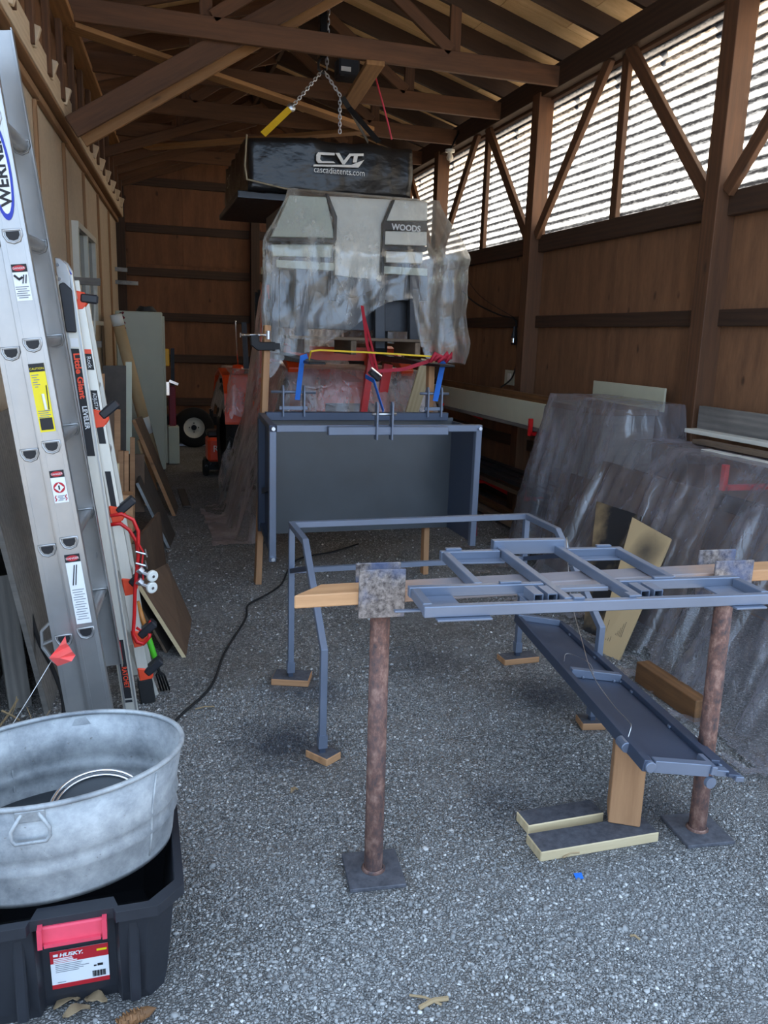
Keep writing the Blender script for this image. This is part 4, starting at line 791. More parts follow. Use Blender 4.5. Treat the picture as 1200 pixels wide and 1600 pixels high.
def keep1(x, y, z):
    if y > 7.45 and z < .74: return False
    if x > 1.0 and y < 6.1 and z < .5: return False
    return z > .02 or (.5 < x < 1.05 and 5.85 < y < 6.9)
drape('tractor_film', 'thin plastic film draped over the orange tractor down to the gravel', TS, (.5, 2.6, 5.82, 9.0), .022, 'film_tractor', keep1, 3., amp=.018, foldh=.009)

# ---- straps, clamp
def strap(name, pts, w_, mat, label, th=.003, up=None):
    return MB().sq(pts, th, w_, up=up or (0, 1, 0)).build(name, mat, label=label, cat='strap')
a0 = V(.955, 4.70, 1.41)
MB().sq([V(.92, 4.80, 1.17), V(.945, 4.78, 1.42), V(.975, 4.78, 1.43)], .03, .004, up=(0, 1, 0)).build('blue_strap', 'blue_strap', label='left blue webbing strap hanging from fork to bed clevis', cat='strap', group='blue straps holding the dump bed')
MB().sq([V(1.80, 4.80, 1.17), V(1.835, 4.78, 1.42), V(1.80, 4.78, 1.43)], .035, .004, up=(0, 1, 0)).build('blue_strap', 'blue_strap', label='right blue webbing strap hanging from fork to bed clevis', cat='strap', group='blue straps holding the dump bed')
MB().sq([V(1.345, 4.42, 1.14), V(1.335, 4.6, 1.30), V(1.325, 4.75, 1.32)], .025, .004, up=(1, 0, 0)).build('blue_strap', 'blue_strap', label='middle blue strap running from the bed centre clevis to the ratchet', cat='strap', group='blue straps holding the dump bed')
MB().sq([PY(483, 562, 4.76), PY(486, 549, 4.72), PY(500, 547, 4.72), PY(600, 552, 4.72), PY(690, 558, 4.72)], .004, .010, up=(0, 0, 1)).build('yellow_strap', 'yellow_strap', label='thin yellow strap stretched between both fork tips', cat='strap')
rk = thing('ratchet_strap', 'red ratchet strap from the plastic cover down to the bed and across to the fork', 'strap', PY(585, 590, 4.85))
MB().sq([PY(566, 478, 5.3), PY(574, 540, 5.05), PY(586, 583, 4.85)], .02, .004, up=(0, 1, 0)).build('webbing', 'red_strap', rk); MB().sq([PY(568, 490, 5.28), PY(582, 545, 5.0), PY(590, 580, 4.85)], .014, .004, up=(0, 1, 0)).build('webbing', 'red_strap', rk)
MB().sq([PY(590, 580, 4.85), PY(630, 577, 4.8), PY(665, 566, 4.75), PY(690, 557, 4.72)], .004, .022, up=(0, 0, 1)).build('webbing', 'red_strap', rk)
for k in range(5): MB().tube([PY(672 + 6 * k, 566 - 3 * (k % 2), 4.70), PY(680 + 6 * k, 553 + 3 * (k % 3), 4.69), PY(692 + 3 * k, 560, 4.70)], .012, 7).build('knot', 'red_strap', rk, smooth=True)
MB().bar(PY(578, 580, 4.84), PY(592, 594, 4.84), .05, .03).build('ratchet', 'black_metal', rk, bevel=.004); MB().tube([PY(580, 575, 4.82), PY(596, 588, 4.82)], .008).build('ratchet_handle', 'chrome', rk)
cl = thing('c_clamp', 'black steel clamp with bright screw gripping the left prop post', 'clamp', PY(410, 530, 4.9))
MB().sq([PY(430, 541, 4.88), PY(404, 541, 4.88), PY(398, 536, 4.88), PY(397, 523, 4.88)], .05, .035, up=(0, 1, 0)).build('frame', 'black_metal', cl, bevel=.004); MB().tube([PY(375, 523.5, 4.88), PY(420, 523.5, 4.88)], .008, 10).build('screw', 'chrome', cl, smooth=True)
MB().tube([PY(419, 517, 4.88), PY(419, 530, 4.88)], .014, 10).build('screw_pad', 'zinc', cl); MB().tube([PY(376, 520, 4.86), PY(376, 527, 4.86)], .005).build('screw_bar', 'chrome', cl); MB().box(tuple(PY(427, 546, 4.86)), tuple(PY(436, 536, 4.90))).build('jaw', 'black_metal', cl)

# ================================================================== ROOF TENT on the hoist
tn = thing('roof_tent', 'black vinyl roof tent bag with white printed logo hanging from the hoist', 'tent', (1.53, 7.3, 2.62))
def tent():
    X0_, X1_, Ya, Yb, Za, Zb = .87, 2.20, 6.62, 8.15, 2.64, 3.04; m = MB(); nx, ny, nz = 30, 26, 10
    def pt(u, v, w_):
        x = X0_ + (X1_ - X0_) * u; y = Ya + (Yb - Ya) * v; z = Za + (Zb - Za) * w_ + .03 * u - .015
        e = .03; s1 = .02 * vnoise((x * 4, y * 4, z * 4)) + .012 * vnoise((x * 11, y * 9, z * 9)); z -= .05 * max(0, math.sin(math.pi * u)) * math.sin(math.pi * v) * w_
        cxn, cyn, czn = (u - .5) * 2, (v - .5) * 2, (w_ - .5) * 2
        return V(x + cxn * s1 - .03 * cxn * (1 - abs(czn)) * 0, y + cyn * s1 * 1.2 - cyn * .015 * abs(czn) ** 3, z + czn * s1)
    idx = {}
    def vid(i, j, k):
        key = (i, j, k)
        if key not in idx: idx[key] = len(m.v); m.v.append(pt(i / nx, j / ny, k / nz))
        return idx[key]
    for i in range(nx):
        for j in range(ny):
            m.f.append((vid(i, j, 0), vid(i, j + 1, 0), vid(i + 1, j + 1, 0), vid(i + 1, j, 0))); m.f.append((vid(i, j, nz), vid(i + 1, j, nz), vid(i + 1, j + 1, nz), vid(i, j + 1, nz)))
    for i in range(nx):
        for k in range(nz):
            m.f.append((vid(i, 0, k), vid(i + 1, 0, k), vid(i + 1, 0, k + 1), vid(i, 0, k + 1))); m.f.append((vid(i, ny, k), vid(i, ny, k + 1), vid(i + 1, ny, k + 1), vid(i + 1, ny, k)))
    for j in range(ny):
        for k in range(nz):
            m.f.append((vid(0, j, k), vid(0, j, k + 1), vid(0, j + 1, k + 1), vid(0, j + 1, k))); m.f.append((vid(nx, j, k), vid(nx, j + 1, k), vid(nx, j + 1, k + 1), vid(nx, j, k + 1)))
    return m
tb = tent().build('bag', 'vinyl', tn, smooth=True)
YL = 6.585
def lp_(x, y): return PY(x, y, YL)
def shape(name, pts, mat='white_logo', par=None): return MB().prism([lp_(x, y) for x, y in pts], (0, -.004, 0)).build(name, mat, par or tb)
lg = [[(497, 238), (523, 239), (523, 243), (501, 242), (500, 249), (503, 252), (521, 252.5), (524, 255), (497, 255), (494, 251), (494, 242)],
      [(524, 239), (530, 239), (537, 251), (546, 240), (568, 240), (568, 244), (548, 244), (538.5, 257), (535, 257)], [(553, 244), (559, 244), (557, 254), (551, 254)],
      [(490, 257), (548, 258), (569, 250), (560, 262), (489, 260)]]
for s_ in lg: shape('logo_mark', s_)
text('logo_text', 'cascadiatents.com', .066, lp_(490, 269), V(1, 0, .01), V(0, 0, 1), 'white_logo', tb, lift=.004, sx=.86)
for yy_, xx_ in ((6.75, .852), (7.2, .852)): text('side_mark', 'CVT', .13, (xx_ - .01, 7.75, 2.80), V(0, -1, 0), V(0, 0, 1), 'white_logo', tb, lift=.012) if yy_ < 7 else None
MB().tube([(.86, 6.60, 3.02), (.845, 6.60, 2.80), (.86, 6.60, 2.70), (1.15, 6.585, 2.655), (2.18, 6.60, 2.65)], .007, 6).build('piping', 'grey_tape', tb, smooth=True); MB().box((.80, 6.7, 2.585), (2.22, 8.15, 2.635)).build('base_frame', 'black_plastic', tn, bevel=.006); MB().box((.80, 6.68, 2.580), (2.22, 6.70, 2.588)).build('base_edge', 'steel_dark', tn)
def chain(par, p, q, link=.036, r=.0045, mat='zinc'):
    p, q = Vector(p), Vector(q); d = (q - p); n = max(2, int(d.length / (link * .72))); d = d.normalized(); s0 = d.cross(V(0, 1, 0)).normalized(); s1 = d.cross(s0)
    for i in range(n):
        c = p.lerp(q, (i + .5) / n); s_ = s0 if i % 2 else s1
        MB().tube([c + d * (link / 2 - .011) * sg + d * .011 * math.cos(a_) * sg + s_ * .011 * math.sin(a_) * sg for sg in (1, -1) for a_ in (-1.57, -.78, 0, .78, 1.57)], r, 6, closed=True).build('chain_link', mat, par, smooth=True)
hk = PY(503, 116, 7.05)
ho = thing('chain_hoist', 'black chain hoist with steel chain sling hanging from the ridge', 'hoist', (hk.x, 7.05, 3.6))
MB().lathe([(0, -.1), (.05, -.1), (.06, -.05), (.06, .05), (.05, .1), (0, .1)], (hk.x, 7.05, 4.18), 16, (0, 1, 0)).build('hoist_body', 'steel_dark', ho, bevel=.004); MB().box((hk.x - .03, 7.0, 3.75), (hk.x + .03, 7.1, 4.12)).build('hoist_block', 'black_metal', ho, bevel=.008)
MB().tube([(hk.x, 7.05, 3.77), (hk.x - .03, 7.05, 3.72), (hk.x - .03, 7.05, 3.67), (hk.x + .01, 7.05, 3.645), (hk.x + .03, 7.05, 3.68)], .011, 8).build('hook', 'steel_dark', ho, smooth=True)
chain(ho, (hk.x, 7.05, 3.66), PY(457, 166, 7.0)); chain(ho, (hk.x + .02, 7.05, 3.66), PY(532, 150, 7.05)); chain(ho, PY(531, 152, 7.05), PY(531, 208, 7.05)); chain(ho, (hk.x + .05, 7.05, 4.38), (hk.x + .04, 7.05, 3.68), .05)
e = PY(455, 168, 7.0); MB().lathe([(0, -.01), (.03, -.012), (.036, 0), (.03, .012), (0, .01)], e, 12, (0, 1, 0)).build('shackle', 'zinc', ho, smooth=True)
MB().sq([e, PY(430, 192, 6.9), PY(411, 210, 6.72)], .05, .004, up=(0, 1, 0)).build('yellow_sling', 'yellow_strap', label='yellow webbing sling from the chain to the tent left edge', cat='strap')
for k, (x_, y_, yy_) in enumerate(((592, 222, 6.72), (575, 222, 7.9))):
    MB().sq([PY(535, 152, 7.05), PY(545, 168, 7.05), PY(x_, y_, yy_)], .045 if k == 0 else .03, .004, up=(0, 1, 0)).build('black_sling', 'black_strap', label=['thicker black sling from the chain to the tent right edge', 'thinner black sling behind, from the chain to the tent rear'][k], cat='strap')
mo = thing('winch_motor', 'black electric motor box with white label under the roof beside the chain', 'motor', PY(546, 108, 7.3))
c = PY(546, 108, 7.3); MB().box((c.x - .10, 7.25, c.z - .07), (c.x + .08, 7.45, c.z + .09)).build('housing', 'black_plastic', mo, bevel=.015); MB().box((c.x - .085, 7.244, c.z - .035), (c.x - .0, 7.25, c.z + .0)).build('label_plate', 'paper_white', mo); MB().tube([c + V(.08, 0, 0), c + V(.16, 0, -.02), c + V(.22, 0, .06), c + V(.28, 0, .03)], .008).build('cable', 'black_rubber', mo, smooth=True)
cord('pull_rope', [PY(585, 113, 7.1), PY(592, 140, 7.1), PY(603, 180, 7.1), PY(612, 218, 7.1)], .008, 'red_faded', 'reddish cord hanging from the roof behind the tent bag')
lb_ = thing('light_bulb', 'bare white bulb in a socket below the header beam', 'light bulb', PY(703, 242, 8.6)); c = PY(703, 241, 8.6)
MB().lathe([(0, -.07), (.03, -.055), (.038, -.03), (.025, .0), (.02, .03), (0, .03)], c, 16).build('glass', 'bulb', lb_, smooth=True); MB().lathe([(0, .02), (.05, .02), (.05, .045), (0, .045)], c, 16).build('socket', 'white_plastic', lb_)
MB().tube([c + V(0, 0, .04), c + V(.1, .0, .25)], .01).build('stem', 'black_metal', lb_)

# ================================================================== LEFT: ladders
def ladder_section(root, P0, u, length, zbot, holes, tag_):
    """one extension-ladder section: P0 = a near rung end, u = rail direction; returns rail frame helpers"""
    u = Vector(u).normalized(); d = V(.078, 1, 0).normalized(); d = (d - u * d.dot(u)).normalized(); n = d.cross(u).normalized()   # n: across the rail web, +X-ish
    if n.x < 0: n = -n
    s0 = (zbot - P0.z) / u.z; W = .385; rw, fl = .070, .028
    def L(s, a, b): return P0 + u * s + n * a + d * b
    for side in (0, 1):
        b0 = 0 if side == 0 else W; sg = 1 if side == 0 else -1
        m = MB()
        def bx3(s1, s2, a1, a2, b1, b2): m.hexa([L(s1, a1, b1), L(s1, a2, b1), L(s1, a2, b2), L(s1, a1, b2), L(s2, a1, b1), L(s2, a2, b1), L(s2, a2, b2), L(s2, a1, b2)])
        bx3(s0, s0 + length, -rw / 2, rw / 2, b0 - .0015, b0 + .0015)
        f1, f2 = sorted((b0, b0 + sg * fl)) if side == 0 else sorted((b0, b0 - fl)); bx3(s0, s0 + length, -rw / 2 - .002, -rw / 2 + .001, f1, f2); bx3(s0, s0 + length, rw / 2 - .001, rw / 2 + .002, f1, f2)
        for a_ in (-.024, .024): bx3(s0, s0 + length, a_ - .0015, a_ + .0015, b0 - .003, b0 - .0014)
        m.build('side_rail', 'aluminium', root)
    dprof = [(-.022, .013), (.022, .013), (.0225, -.001), (.015, -.016), (.0, -.021), (-.015, -.016), (-.0225, -.001)]
    k0 = math.ceil((s0 + .12) / .305); k = k0
    while k * .305 < s0 + length - .08:
        s_ = k * .305; m = MB()
        R1 = [L(s_ + y * .9, x, -.003) for x, y in dprof]; R2 = [L(s_ + y * .9, x, W + .003) for x, y in dprof]; nn = len(dprof)
        m.v += R1 + R2; m.f += [(i, (i + 1) % nn, (i + 1) % nn + nn, i + nn) for i in range(nn)]
        ri = [L(s_ + y * .75, x * .82, -.0035) for x, y in dprof]; 
        rg = m.build('rung', 'aluminium', root, smooth=True)
        MB().add(ri, [tuple(range(nn))] if True else []).build('rung_bore', 'ink', rg)
        MB().tube([L(s_ + y * 1.08, x * 1.1, -.004) for x, y in dprof], .0028, 6, closed=True, up=d).build('rung_flare', 'aluminium', rg, smooth=True)
        MB().tube([L(s_ + y * 1.2, x * 1.2, W - .004) for x, y in dprof], .003, 6, closed=True, up=d).build('rung_flare', 'aluminium', rg, smooth=True)
        k += 1
    return L, s0
exl = thing('extension_ladder', 'aluminium extension ladder with warning labels leaning on the left wall', 'ladder', (-.15, 2.8, 0))
LF, sF = ladder_section(exl, V(-.18, 2.633, .591), (-.117, -.012, .993), 2.15, .30, None, 'fly')
LB, sB = ladder_section(exl, V(-.249, 2.655, .563), (-.111, -.012, .994), 2.45, .004, None, 'base')
def lab(s1, s2, a1, a2, m, par, L=LF, lift=.0038): return MB().add([L(s1, a1, -lift), L(s1, a2, -lift), L(s2, a2, -lift), L(s2, a1, -lift)], [(0, 1, 2, 3)]).build('label_patch' if par is exl else 'label_mark', m, par)
def srow(py_, base=-.0): # rail station from picture row on the fly rail
    best = None
    for i in range(400):
        s_ = -.6 + i * .006; p = LF(s_, 0, 0) - V(0, 0, CAM_H); q = Vector((sum(AX[k][j] * p[k] for k in range(3)) for j in range(3))); yy_ = CYP + F_PX * q.y / q.z
        if best is None or abs(yy_ - py_) < best[0]: best = (abs(yy_ - py_), s_)
    return best[1]
ud = (LF(1, 0, 0) - LF(0, 0, 0)).normalized(); nx_ = (LF(0, 1, 0) - LF(0, 0, 0)).normalized()
def danger(s2, s1, hh, a1=-.022, a2=.022):      # black header with red oval, white text block below
    p = lab(s1, s2, a1, a2, 'paper_white', exl); lab(s2 - hh, s2, a1, a2, 'ink', p, lift=.0044); c = (s2 - hh / 2)
    MB().add([LF(c + hh * .36 * math.sin(t), a2 * .82 * math.cos(t), -.005) for t in [2 * math.pi * i / 20 for i in range(20)]], [tuple(range(20))]).build('label_mark', 'ink_red', p)
    text('label_text', 'DANGER', hh * .38, LF(c - hh * .13, -.0, -.0056), nx_, ud, 'paper_white', p, lift=0, align='CENTER'); return p
def lines(p, s2, s1, n_, a1=-.018, a2=.018):
    for i in range(n_): s_ = s2 + (s1 - s2) * (i + .5) / n_; lab(s_ - .0012, s_ + .0012, a1 + .004 * (i % 3 == 2), a2 - .006 * (i % 2), 'ink_grey', p, lift=.0046)
p = danger(srow(414), srow(470), .022, -.020, .022); lines(p, srow(446), srow(468), 6)
MB().tube([LF(srow(442), .004, -.005), LF(srow(429), .010, -.005)], .0015).build('label_mark', 'ink', p); MB().tube([LF(srow(442), .012, -.005), LF(srow(429), .017, -.005)], .0015).build('label_mark', 'ink', p)
MB().tube([LF(srow(430), -.016, -.005), LF(srow(436), -.004, -.005), LF(srow(434), .006, -.005)], .003).build('label_mark', 'ink', p)
p = lab(srow(674), srow(569), -.024, .020, 'label_yellow', exl); lab(srow(580), srow(569), -.024, .020, 'ink', p, lift=.0044); text('label_text', 'CAUTION', .009, LF(srow(578), -.002, -.0052), nx_, ud, 'label_yellow', p, lift=0, align='CENTER')
lines(p, srow(584), srow(606), 6, -.02, .0); lines(p, srow(640), srow(652), 4, -.02, .015); lab(srow(670), srow(652), -.020, .016, 'ink', p, lift=.0044); MB().tube([LF(srow(640), .012, -.005), LF(srow(604), .016, -.005)], .0014).build('label_mark', 'ink', p); MB().tube([LF(srow(640), .004, -.005), LF(srow(616), .002, -.005)], .004).build('label_mark', 'paper_white', p)
p = danger(srow(736), srow(786), .022, -.021, .021); c = srow(762)
MB().add([LF(c + .017 * math.sin(t), .017 * math.cos(t), -.0050) for t in [2 * math.pi * i / 20 for i in range(20)]], [tuple(range(20))]).build('label_mark', 'ink_red', p); MB().add([LF(c + a, b, -.0055) for a, b in ((.014, 0), (0, .014), (-.014, 0), (0, -.014))], [(0, 1, 2, 3)]).build('label_mark', 'paper_white', p); MB().tube([LF(c - .006, 0, -.006), LF(c + .007, 0, -.006)], .0022).build('label_mark', 'ink', p)
for a in (-.015, .015): MB().tube([LF(srow(783), a - .002, -.005), LF(srow(778), a + .002, -.005), LF(srow(777), a - .002, -.005), LF(srow(772), a + .002, -.005)], .0014).build('label_mark', 'ink_red', p)
lines(p, srow(774), srow(783), 4, -.009, .012)
p = danger(srow(866), srow(972), .026, -.023, .023); lines(p, srow(918), srow(968), 13); MB().tube([LF(srow(912), -.012, -.005), LF(srow(882), .002, -.005)], .0016).build('label_mark', 'ink', p); MB().tube([LF(srow(912), -.004, -.005), LF(srow(882), .009, -.005)], .0016).build('label_mark', 'ink', p)
c = srow(275) + .02
el = MB().add([LF(c + .135 * math.sin(t), -.003 + .030 * math.cos(t), -.0040) for t in [2 * math.pi * i / 32 for i in range(32)]], [tuple(range(32))]).build('label_patch', 'ink_blue', exl); MB().add([LF(c + .118 * math.sin(t), -.003 + .0235 * math.cos(t), -.0045) for t in [2 * math.pi * i / 32 for i in range(32)]], [tuple(range(32))]).build('label_mark', 'paper_white', el)
text('label_text', 'WERNER', .042, LF(c - .098, .014, -.0052), ud, -nx_, 'ink', el, lift=0, bold=.0012, sx=1.12)
for s_ in (srow(1000), srow(930)): pass
ft = MB();  # foot bracket on the base rail
b_ = LB(.02, -.035, -.002); 
MB().sq([LB(.06, -.036, .01), LB(.035, -.066, .01), LB(-.02, -.072, .01), LB(-.07, -.05, .01), LB(-.085, -.034, .01)], .008, .02, up=(0, 1, 0)).build('rung_lock', 'aluminium', exl, bevel=.001)
MB().sq([LB(.0, -.036, .01), LB(-.01, -.068, .01)], .006, .018, up=(0, 1, 0)).build('rung_lock', 'aluminium', exl)

# ---- folding multi-position ladder behind it
lg_ = thing('folding_ladder', 'white folding ladder with orange locks and printed rails behind the extension ladder', 'ladder', (0, 3.3, 0))
def rail(b, t, name, w_, dpt, mat, par): return MB().bar(b, t, dpt, w_, V(1, 0, 0)).build(name, mat, par, bevel=.002)
RA0, RA1 = G(205, 1112), PY(101, 430, 3.36); RB0, RB1 = G(232, 1096), PY(117, 440, 3.46)
def RAp(f, dx=0., dy=0.): return RA0.lerp(RA1, f) + V(dx, dy, 0)
def RBp(f, dx=0., dy=0.): return RB0.lerp(RB1, f) + V(dx, dy, 0)
rail(RAp(0), RAp(1), 'rail', .058, .03, 'pale_rail', lg_); rail(RAp(0, 0, .38), RAp(1, 0, .38), 'rail', .058, .03, 'pale_rail', lg_)
rail(RBp(0, .0, 0), RBp(.96), 'rail', .045, .03, 'pale_rail', lg_); rail(RBp(0, 0, .38), RBp(.96, 0, .38), 'rail', .045, .03, 'pale_rail', lg_)
for a_ in (-.020, .022): MB().bar(RAp(.0, a_, -.017), RAp(1, a_, -.017), .003, .006, V(1, 0, 0)).build('rail_ridge', 'aluminium', lg_)
for f in (.12, .28, .44, .6, .76): MB().tube([RBp(f, 0, .0), RBp(f, 0, .38)], .014, 10).build('rung', 'aluminium', lg_, smooth=True); MB().tube([RAp(f, 0, .0), RAp(f, 0, .38)], .014, 10).build('rung', 'aluminium', lg_, smooth=True)
hg = MB().prism([PY(x, y, 3.34) for x, y in ((85, 402), (93, 403), (104, 412), (110, 430), (112, 452), (96, 452), (88, 428))], (0, .03, 0)).build('hinge', 'aluminium', lg_, bevel=.003); MB().prism([PY(x, y, 3.40) for x, y in ((98, 405), (106, 411), (113, 422), (121, 468), (110, 464), (104, 425))], (0, .03, 0)).build('hinge', 'aluminium', lg_, bevel=.003)
MB().prism([PY(x, y, 3.385) for x, y in ((101, 428), (106, 419), (113, 429), (104, 437))], (0, .02, 0)).build('hinge_grip', 'ink_blue', hg)
for x, y in ((90, 414), (93, 436), (108, 443), (111, 460)): MB().lathe([(0, -.006), (.006, -.006), (.006, .006), (0, .006)], PY(x, y, 3.335 if x < 100 else 3.395), 10, (0, 1, 0)).build('rivet', 'chrome', hg)
MB().prism([RAp(.88, -.024, -.018), RAp(.88, .014, -.018), RAp(.97, .02, -.018), RAp(.985, -.005, -.018), RAp(.98, -.024, -.018)], (0, -.012, 0)).build('palm_knob', 'black_plastic', lg_, bevel=.004)
for f, m_ in ((.965, 0), (.70, 1), (.475, 1), (.30, 1), (.075, 1), (.62 - .45, 1)):     # orange rock locks
    c = RBp(f, .03, -.02); lk = MB().prism([c + V(-.055, 0, .03), c + V(.0, 0, .02), c + V(.012, 0, -.012), c + V(-.01, 0, -.045), c + V(-.045, 0, -.05)], (0, .05, 0)).build('lock', 'red_orange', lg_, bevel=.005)
    MB().bar(c + V(-.02, .02, -.0), c + V(.045, .02, .055 if m_ else -.005), .05, .035).build('lock_handle', 'black_plastic', lk, bevel=.006)
xr = (RA1 - RA0).normalized()
pn = V(0, -1, 0); xv = V(1, 0, .1)
def rlab(f0, f1, a0_, a1_, m_, par=lg_, fn=RAp, y=-.0168): return MB().add([fn(f0, a0_, y), fn(f0, a1_, y), fn(f1, a1_, y), fn(f1, a0_, y)], [(0, 1, 2, 3)]).build('decal', m_, par)
def ff(py_, fn):
    best = None
    for i in range(500):
        f = i / 499; p = fn(f) - V(0, 0, CAM_H); q = Vector((sum(AX[k][j] * p[k] for k in range(3)) for j in range(3))); yy_ = CYP + F_PX * q.y / q.z
        if best is None or abs(yy_ - py_) < best[0]: best = (abs(yy_ - py_), f)
    return best[1]
dec = rlab(ff(712, RAp), ff(545, RAp), -.018, .012, 'ink'); rlab(ff(542, RAp), ff(529, RAp), -.014, .014, 'paper_white'); rlab(ff(1088, RAp), ff(998, RAp), -.016, .012, 'ink')
down_ = -xr; side_ = V(-xr.z, 0, xr.x) * -1
text('decal_text', 'Little Giant', .030, RAp(ff(552, RAp), -.010, -.0180), down_, side_, 'red_orange', dec, lift=0, bold=.0010, sx=1.25); text('decal_text', 'LEVELER', .024, RAp(ff(634, RAp), -.008, -.0180), down_, side_, 'paper_white', dec, lift=0, bold=.0006, sx=1.0)
text('decal_text', 'RATCHET', .026, RAp(ff(1040, RAp), -.009, -.0180), down_, side_, 'red_orange', dec, lift=0, bold=.0006, sx=.8); rlab(ff(1030, RAp), ff(1000, RAp), -.012, .0, 'ink_red', dec, RAp, -.0175)
rlab(ff(578, RBp), ff(548, RBp), -.012, .016, 'ink', lg_, RBp); rlab(ff(552, RBp), ff(546, RBp), -.012, .016, 'red_orange', lg_, RBp, -.0175); text('decal_text', 'Rock', .022, RBp(ff(556, RBp), -.004, -.0180), down_, side_, 'paper_white', dec, lift=0)
d2 = rlab(ff(692, RBp), ff(610, RBp), -.014, .012, 'ink', lg_, RBp); text('decal_text', 'ADJUSTABLE', .020, RBp(ff(614, RBp), -.006, -.0180), down_, side_, 'paper_white', d2, lift=0, sx=.8); rlab(ff(664, RBp), ff(656, RBp), -.012, .010, 'red_orange', d2, RBp, -.0175); rlab(ff(800, RBp), ff(735, RBp), -.012, .010, 'ink', lg_, RBp); rlab(ff(925, RBp), ff(905, RBp), -.012, .010, 'ink', lg_, RBp)
rlab(ff(1095, RAp), ff(1091, RAp), -.016, .012, 'black_plastic'); MB().bar(RBp(0, 0, 0), RBp(.06, 0, 0), .05, .06, V(1, 0, 0)).build('foot_shoe', 'black_rubber', lg_, bevel=.004); MB().bar(RBp(-.0, .02, .05), RBp(.14, -.02, .05), .01, .05, V(1, 0, 0)).build('leveler_leg', 'pale_rail', lg_)

# ---- red tube support frame with casters, hanging off the ladder
rf = thing('caster_frame', 'bent red tube support frame with two white casters hung on the folding ladder', 'support frame', PY(230, 900, 3.35))
YR = 3.30
for k, (dy, pts) in enumerate(((0., [(172, 806), (190, 803), (208, 812), (216, 830), (216, 870), (211, 920), (210, 960), (208, 990), (214, 1003), (224, 1006), (233, 996), (234, 990)]), (.06, [(172, 820), (188, 818), (202, 828), (213, 846), (215, 862)]), (.05, [(213, 980), (222, 986), (232, 980), (236, 970)]))):
    P = [PY(x, y, YR + dy) for x, y in pts]; MB().tube(P, .0075, 9).build('tube', 'red_paint', rf, smooth=True)
for k, (x, y) in enumerate(((238, 900), (237, 918))):
    c = PY(x, y, YR - .02); wh = MB().lathe([(0, -.009), (.020, -.009), (.024, -.006), (.024, .006), (.020, .009), (0, .009)], c, 20, (.5, -1, 0)).build('caster_wheel', 'white_plastic', rf, smooth=False, bevel=.002)
    MB().lathe([(0, -.012), (.006, -.012), (.006, .012), (0, .012)], c, 10, (.5, -1, 0)).build('axle', 'chrome', wh); MB().bar(c + V(-.05, .0, .025), c + V(-.005, 0, .002), .022, .012).build('caster_fork', 'zinc', rf, bevel=.002); MB().lathe([(0, -.01), (.014, -.01), (.016, .01), (0, .01)], c + V(-.045, 0, .026), 12, (-.6, 0, .6)).build('swivel', 'zinc', rf)
MB().sq([PY(217, 850, YR - .01), PY(224, 862, YR - .01), PY(222, 880, YR - .01), PY(224, 905, YR - .01)], .012, .006).build('bracket', 'red_paint', rf)
for x, y in ((222, 862), (222, 880)): MB().tube([PY(x - 10, y, YR - .02), PY(x + 6, y + 4, YR - .02)], .004, 6).build('wing_bolt', 'zinc', rf); MB().bar(PY(x + 5, y - 4, YR - .02), PY(x + 8, y + 8, YR - .02), .005, .008).build('wing_nut', 'chrome', rf)
# ---- fork tool
gt = thing('garden_fork', 'garden fork with wooden handle, green ferrule and black tines leaning by the ladder', 'garden tool', G(258, 1080))
g0, g1 = G(259, 1082), PY(214, 940, 3.45); MB().tube([g0.lerp(g1, .52), g1], .011, 10).build('handle', 'handle_wood', gt, smooth=True); MB().lathe([(.008, 0), (.013, .02), (.013, .10), (.011, .12)], g0.lerp(g1, .36), 12, (g1 - g0)).build('ferrule', 'green_paint', gt, smooth=True)
MB().tube([g0.lerp(g1, .22), g0.lerp(g1, .38)], .007, 8).build('tang', 'black_metal', gt)
for s_ in (-.018, -.006, .006, .018): MB().tube([g0.lerp(g1, .24), g0.lerp(g1, .20) + V(s_ * .9, .0, 0), g0.lerp(g1, .01) + V(s_, 0, .006)], .0045, 6).build('tine', 'black_metal', gt, smooth=True)

# ---- marker flag, blue tipped stake, weathered sheet, cords and sticks in the corner
fgp = thing('marker_flag', 'pink marker flag on a thin wire by the ladder foot', 'flag', PY(10, 1145, 2.4))
a, b = PY(8, 1150, 2.42), PY(82, 1030, 2.56); MB().tube([a, a.lerp(b, .5) + V(.004, 0, .004), b, b.lerp(a, -.18)], .0013, 6).build('wire', 'wire', fgp)
m = MB(); pts = [[(102, 994), (104, 1005), (108, 1010)], [(92, 1010), (98, 1014), (113, 1018)], [(80, 1024), (92, 1028), (118, 1024)], [(77, 1028), (90, 1041), (112, 1033)]]
for r, row in enumerate(pts):
    for c_, (x, y) in enumerate(row): m.v.append(PY(x, y, 2.55 - .02 * ((r + c_) % 2) - .01 * c_))
for r in range(3):
    for c_ in range(2): m.f.append((r * 3 + c_, r * 3 + c_ + 1, r * 3 + c_ + 4, r * 3 + c_ + 3))
m.build('cloth', 'flag_pink', fgp, smooth=False, solid=.0006)
sk = thing('wooden_stake', 'wooden stake with bright blue painted tip behind the wash tub', 'stake', PY(0, 1158, 2.2)); a, b = PY(-40, 1185, 2.22), PY(22, 1140, 2.25); dd_ = (b - a).normalized()
MB().bar(a - dd_ * .2, a.lerp(b, .45) + V(-.03, 0, .03), .03, .02).build('shaft', 'pine', sk); MB().bar(a, b, .032, .024).build('tip', 'blue_strap', sk, bevel=.003)
ws = [PY(-60, 720, 4.2), PY(28, 690, 4.9)]
